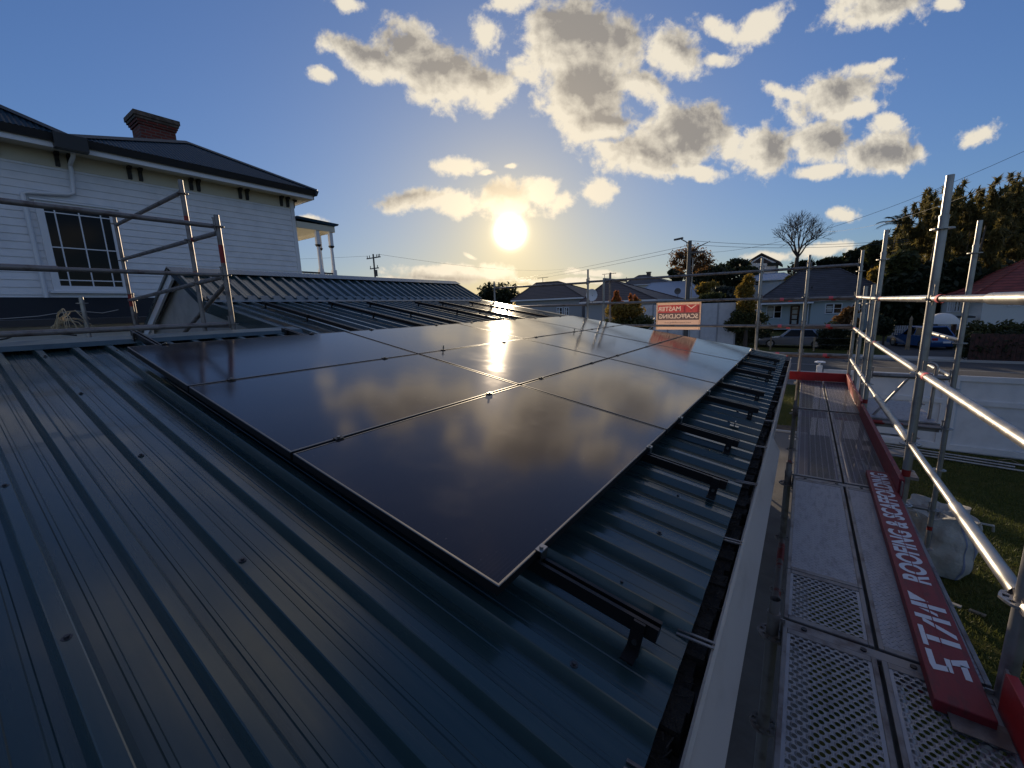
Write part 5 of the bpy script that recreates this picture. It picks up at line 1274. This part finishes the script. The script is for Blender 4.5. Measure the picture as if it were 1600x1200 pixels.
# tall feathery trees on the right
fe = [(1402, 400, 352, 16, 'leaf_bamboo'), (1428, 395, 318, 17, 'leaf_bamboo'), (1452, 390, 288, 15, 'leaf_bamboo'), (1478, 388, 290, 17, 'leaf_bamboo'), (1505, 388, 281, 18, 'leaf_bamboo'), (1532, 385, 283, 16, 'leaf_bamboo'), (1556, 385, 278, 16, 'leaf_bamboo'), (1580, 380, 264, 18, 'leaf_bamboo'), (1608, 375, 262, 18, 'leaf_bamboo')]
lab_f = ['feathery bamboo clump beside the palm', 'feathery tree just right of the palm', 'feathery tree with a thin pointed top left of the tall scaffold post', 'feathery tree directly behind the tall scaffold post', 'feathery tree between the two tall right posts', 'feathery tree directly above the second right post', 'feathery tree third from the right edge', 'tallest feathery tree near the right edge', 'feathery tree cut by the right edge']
for i, (px, pyb, pyt, rpx, lm) in enumerate(fe):
    Y = 56 + (i % 3) * 4; s = sc(px, Y); t = thing('feathery_tree', lab_f[i], 'tree', (p(px, 470, Y).x, Y, G), 'feathery trees on the right')
    top = p(px, pyt + 6, Y); mb = MB(); mb.path([(p(px, 470, Y).x, Y, G), (top.x - .3, Y, (top.z + G) / 2), tuple(top)], .16, 6, r_end=.02)
    mb.build('trunk', M['barkpale'], t)
    bl = []
    H = 470 - pyt
    for k in range(15):
        f = k / 14; yy = pyt + 10 + f * H * .95; w_ = rpx * (.22 + 1.25 * min(1, f * 3.2)); r = rpx * (.20 + .55 * min(1, f * 3)) * random.uniform(.7, 1.2)
        bl.append((p(px + random.uniform(-.6, .6) * w_, yy + random.uniform(-6, 6), Y + random.uniform(-2, 2)), (r * s, r * s, (9 + 10 * f) * s)))
    for k in range(5):   # secondary plumes
        x_ = px + random.uniform(-1, 1) * rpx; y0_ = pyt + random.uniform(10, 45)
        for q in range(3): bl.append((p(x_ + q, y0_ + q * 14, Y + random.uniform(-1, 1)), ((2.5 + 3 * q) * s, (2.5 + 3 * q) * s, 9 * s)))
    leaves(t, bl, 7000, .40, lm, 'crown', droop=.7, aspect=3.0, shell=.15)
hedge('dark thicket under the feathery trees', 1385, 1640, 428, 480, 52, 'leaf_dark', 9000, .35, 'thicket', 'thicket')
for i, (px, py, lab) in enumerate(((1425, 440, 'dark rounded tree in the thicket behind the blue car'), (1460, 430, 'dark rounded tree in the thicket left of the red roof'), (1410, 415, 'olive tree in the thicket under the palm'), (1500, 425, 'dark rounded tree in the thicket above the red roof'))):
    Y = 53; s = sc(px, Y); c = p(px, py, Y); tree('tree', lab, 'tree', (c.x, Y, G), [(c, (26 * s, 20 * s, 28 * s)), (c + Vector((0, 0, -25 * s)), (28 * s, 20 * s, 26 * s))], 3400, .30, 'leaf_dark' if i != 2 else 'leaf_mid', 'trees on the hillside')
# palm
Y = 60; pc = p(1404, 350, Y); pt_ = thing('palm_tree', 'palm with arching fronds against the sky left of the feathery trees', 'palm', (pc.x, Y, G))
mb = MB(); mb.path([(pc.x + 1.5, Y, G), (pc.x + .3, Y, (G + pc.z) / 2), (pc.x, Y, pc.z)], .2, 8, r_end=.12); mb.build('trunk', M['bark'], pt_)
for i in range(16):
    a = i * 2.4; el = random.uniform(.1, 1.2); L_ = 2.3; pts = []
    for k in range(7): s_ = k / 6; pts.append(pc + Vector((math.cos(a) * math.cos(el) * L_ * s_, math.sin(a) * math.cos(el) * L_ * s_, math.sin(el) * L_ * s_ - 1.1 * s_ * s_)))
    mb = MB(); mb.path(pts, .03, 4, r_end=.01)
    for k in range(1, 28):
        s_ = k / 28 * 6; j = min(5, int(s_)); q = pts[j] + (pts[j + 1] - pts[j]) * (s_ - j); d = (pts[j + 1] - pts[j]).normalized(); sd_ = d.cross(Vector((0, 0, 1))).normalized()
        for sg in (-1, 1): e = q + (sd_ * sg * .8 + d * .5 - Vector((0, 0, .35))) * .5; w_ = d * .025; mb.poly([q - w_, q + w_, e])
    mb.build('frond', M['leaf_dark'], pt_)

# ================================================================ cars and small things over the road
def car(label, loc, yaw, L_, W_, H_, mt, name='car', rear=False):
    t = thing(name, label, 'car', loc); c, s = math.cos(yaw), math.sin(yaw)
    T = lambda x, y, z: Vector((loc[0] + x * c - y * s, loc[1] + x * s + y * c, loc[2] + z))
    h = L_ / 2; wr = .31; bh_ = H_ * .56
    low = [(-h, .30), (-h, .62), (-h + .08, bh_), (-h * .62, bh_ + .03), (h * .30, bh_ - .0), (h * .82, bh_ - .10), (h - .04, bh_ - .22), (h, .40), (h - .08, .22), (-h + .05, .22)]
    def skin(prof, ws, m_, nm, par, sm=True):
        mb = MB(); n = len(prof)
        o = 0
        for (w_, k) in ws:
            for x, z in prof: mb.v.append(tuple(T(x * k, w_, z)))
        for j in range(len(ws) - 1):
            for i in range(n): mb.f.append((j * n + i, j * n + (i + 1) % n, (j + 1) * n + (i + 1) % n, (j + 1) * n + i))
        mb.f.append(tuple(range(n - 1, -1, -1))); mb.f.append(tuple((len(ws) - 1) * n + i for i in range(n)))
        return mb.build(nm, M[m_], par, smooth=sm)
    w2 = W_ / 2; skin(low, [(-w2 + .0, .965), (-w2 + .06, 1), (w2 - .06, 1), (w2, .965)], mt, 'body', t)
    x0, x1, x2, x3 = -h * .80, -h * .52, h * .10, h * .42
    mb = MB(); wt = w2 - .22; wb = w2 - .07
    vs = [T(x0, -wb, bh_), T(x3, -wb, bh_ - .02), T(x2, -wt, H_), T(x1, -wt, H_), T(x0, wb, bh_), T(x3, wb, bh_ - .02), T(x2, wt, H_), T(x1, wt, H_)]
    mb.add(vs, [(0, 1, 2, 3), (7, 6, 5, 4), (3, 2, 6, 7), (1, 5, 6, 2), (0, 3, 7, 4), (0, 4, 5, 1)]); mb.build('cabin', M[mt], t, bevel=.05)
    mb = MB()
    def lerp(a, b, k): return a + (b - a) * k
    for sgn in (-1, 1):
        o = 0 if sgn < 0 else 4; n_ = (T(0, sgn, 0) - T(0, 0, 0)) * .012
        A_, B_, C2, D_ = vs[o], vs[o + 1], vs[o + 2], vs[o + 3]
        for k0, k1 in ((.10, .47), (.52, .92)):
            q = [lerp(lerp(A_, B_, k0), lerp(D_, C2, k0), .10), lerp(lerp(A_, B_, k1), lerp(D_, C2, k1), .10), lerp(lerp(A_, B_, k1), lerp(D_, C2, k1), .86), lerp(lerp(A_, B_, k0), lerp(D_, C2, k0), .86)]
            mb = MB(); mb.poly([x + n_ for x in q]); mb.build('side_window', M['winglass'], t)
    for nm, (a, b, c_, d_), off in (('windscreen', (vs[1], vs[5], vs[6], vs[2]), T(.012, 0, .008) - T(0, 0, 0)), ('rear_window', (vs[0], vs[4], vs[7], vs[3]), T(-.012, 0, .008) - T(0, 0, 0))):
        mb = MB(); q = [lerp(lerp(a, b, u), lerp(d_, c_, u), v) + off for u, v in ((.08, .1), (.92, .1), (.92, .9), (.08, .9))]; mb.poly(q); mb.build(nm, M['winglass'], t)
    for x in (-h * .62, h * .64):
        for sg in (-1, 1):
            mb = MB(); mb.tube(T(x, sg * (w2 - .17), wr), T(x, sg * (w2 + .012), wr), wr, 20); w_ = mb.build('wheel', M['rubber'], t, smooth=True)
            mb = MB(); mb.tube(T(x, sg * (w2 + .0), wr), T(x, sg * (w2 + .02), wr), wr * .62, 12); mb.build('rim', M['galv'], w_)
    for sg in (-1, 1):
        mb = MB(); mb.obox(T(h - .06, sg * (w2 - .26), .58), T(.05, 0, 0) - T(0, 0, 0), T(0, .17, 0) - T(0, 0, 0), (0, 0, .07)); mb.build('headlight', M['lens'], t)
        mb = MB(); mb.obox(T(-h + .03, sg * (w2 - .20), .72), T(.03, 0, 0) - T(0, 0, 0), T(0, .15, 0) - T(0, 0, 0), (0, 0, .08)); mb.build('tail_light', M['tail'], t)
        mb = MB(); mb.obox(T(h * .36, sg * (w2 + .06), bh_ + .06), T(.05, 0, 0) - T(0, 0, 0), T(0, .07, 0) - T(0, 0, 0), (0, 0, .05)); mb.build('mirror', M[mt], t)
    mb = MB(); mb.obox(T(-h - .005, 0, .52), T(.008, 0, 0) - T(0, 0, 0), T(0, .22, 0) - T(0, 0, 0), (0, 0, .06)); mb.build('number_plate', M['trim'], t)
    return t
c1 = at(1244, 541, 2, G + .02)
car('silver sedan parked in front of the blue house behind the low wire fence', (c1.x - .2, 37.2, G), math.pi, 4.5, 1.75, 1.42, 'car_silver')
c2 = p(1440, 530, 39)
car('bright blue hatchback parked in the driveway left of the red roofed house', (c2.x, 39, G), math.pi * .5 + .45, 4.1, 1.75, 1.5, 'car_blue')
# low post and wire fence in front of the silver car
wf_ = thing('wire_fence', 'low post and wire fence in front of the silver car', 'fence', (0, 34.4, G))
mb = MB(); 
for px in (1205, 1273, 1340): q = p(px, 528, 34.4); mb = MB(); mb.box((q.x - .05, 34.35, G), (q.x + .05, 34.45, G + .95)); mb.build('post', M['timber'], wf_)
for zz in (.45, .9): mb = MB(); mb.tube((p(1130, 530, 34.4).x, 34.4, G + zz), (p(1345, 530, 34.4).x, 34.4, G + zz), .012, 5); mb.build('wire', M['wire'], wf_)
pf_ = thing('picket_fence', 'grey picket fence behind the blue car', 'fence', (8, 42, G)); a = p(1395, 510, 42).x; b = p(1500, 510, 42).x; mb = MB(); x = a
while x < b: mb.box((x, 42, G), (x + .09, 42.03, G + 1.35)); x += .13
mb.build('pickets', M['grey_wall'], pf_)
mb = MB(); mb.box((a, 42.03, G + .3), (b, 42.08, G + .38)); mb.box((a, 42.03, G + 1.0), (b, 42.08, G + 1.08)); mb.build('rails', M['grey_wall'], pf_)
rf_ = thing('board_fence', 'dark red board fence at the right under the bushes', 'fence', (11, 31.4, G)); a = p(1515, 540, 31.4).x; b = p(1645, 540, 31.4).x; mb = MB(); x = a
while x < b: mb.box((x, 31.4, G), (x + .16, 31.43, G + 1.45 + random.uniform(-.03, .03))); x += .17
mb.build('boards', M['wood_dark'], rf_)
# white fibreglass dinghy standing behind the scaffold post
dn = p(1473, 498, 40); dg_ = thing('dinghy', 'upturned white dinghy behind the blue car beside the white house', 'boat', (dn.x, 40, G))
mb = MB(); nU, nV = 14, 8
for j in range(nV + 1):
    for i in range(nU + 1):
        u = i / nU * 2 - 1; v = j / nV * math.pi; w_ = .62 * (1 - abs(u) ** 2.6) + .02; mb.v.append((dn.x + u * .95, 40 + w_ * math.cos(v), dn.z - .35 + w_ * 1.15 * math.sin(v)))
for j in range(nV):
    for i in range(nU): k = j * (nU + 1) + i; mb.f.append((k, k + 1, k + nU + 2, k + nU + 1))
mb.build('hull', M['white_wall'], dg_, smooth=True)
for dx in (-.6, .6): mb = MB(); mb.box((dn.x + dx - .05, 39.6, G), (dn.x + dx + .05, 40.4, dn.z - .35)); mb.build('trestle', M['wood_dark'], dg_)
ps = thing('gate_pillar', 'pale pointed post standing beside the blue car', 'post', p(1421, 520, 38)); q = p(1421, 520, 37); mb = MB(); mb.tube((q.x, 37, G), (q.x, 37, G + 2.0), .12, 8, r1=.07); mb.build('post', M['timber'], ps); mb = MB(); mb.tube((q.x, 37, G + 2.0), (q.x, 37, G + 2.25), .1, 8, r1=.01); mb.build('finial', M['timber'], ps)
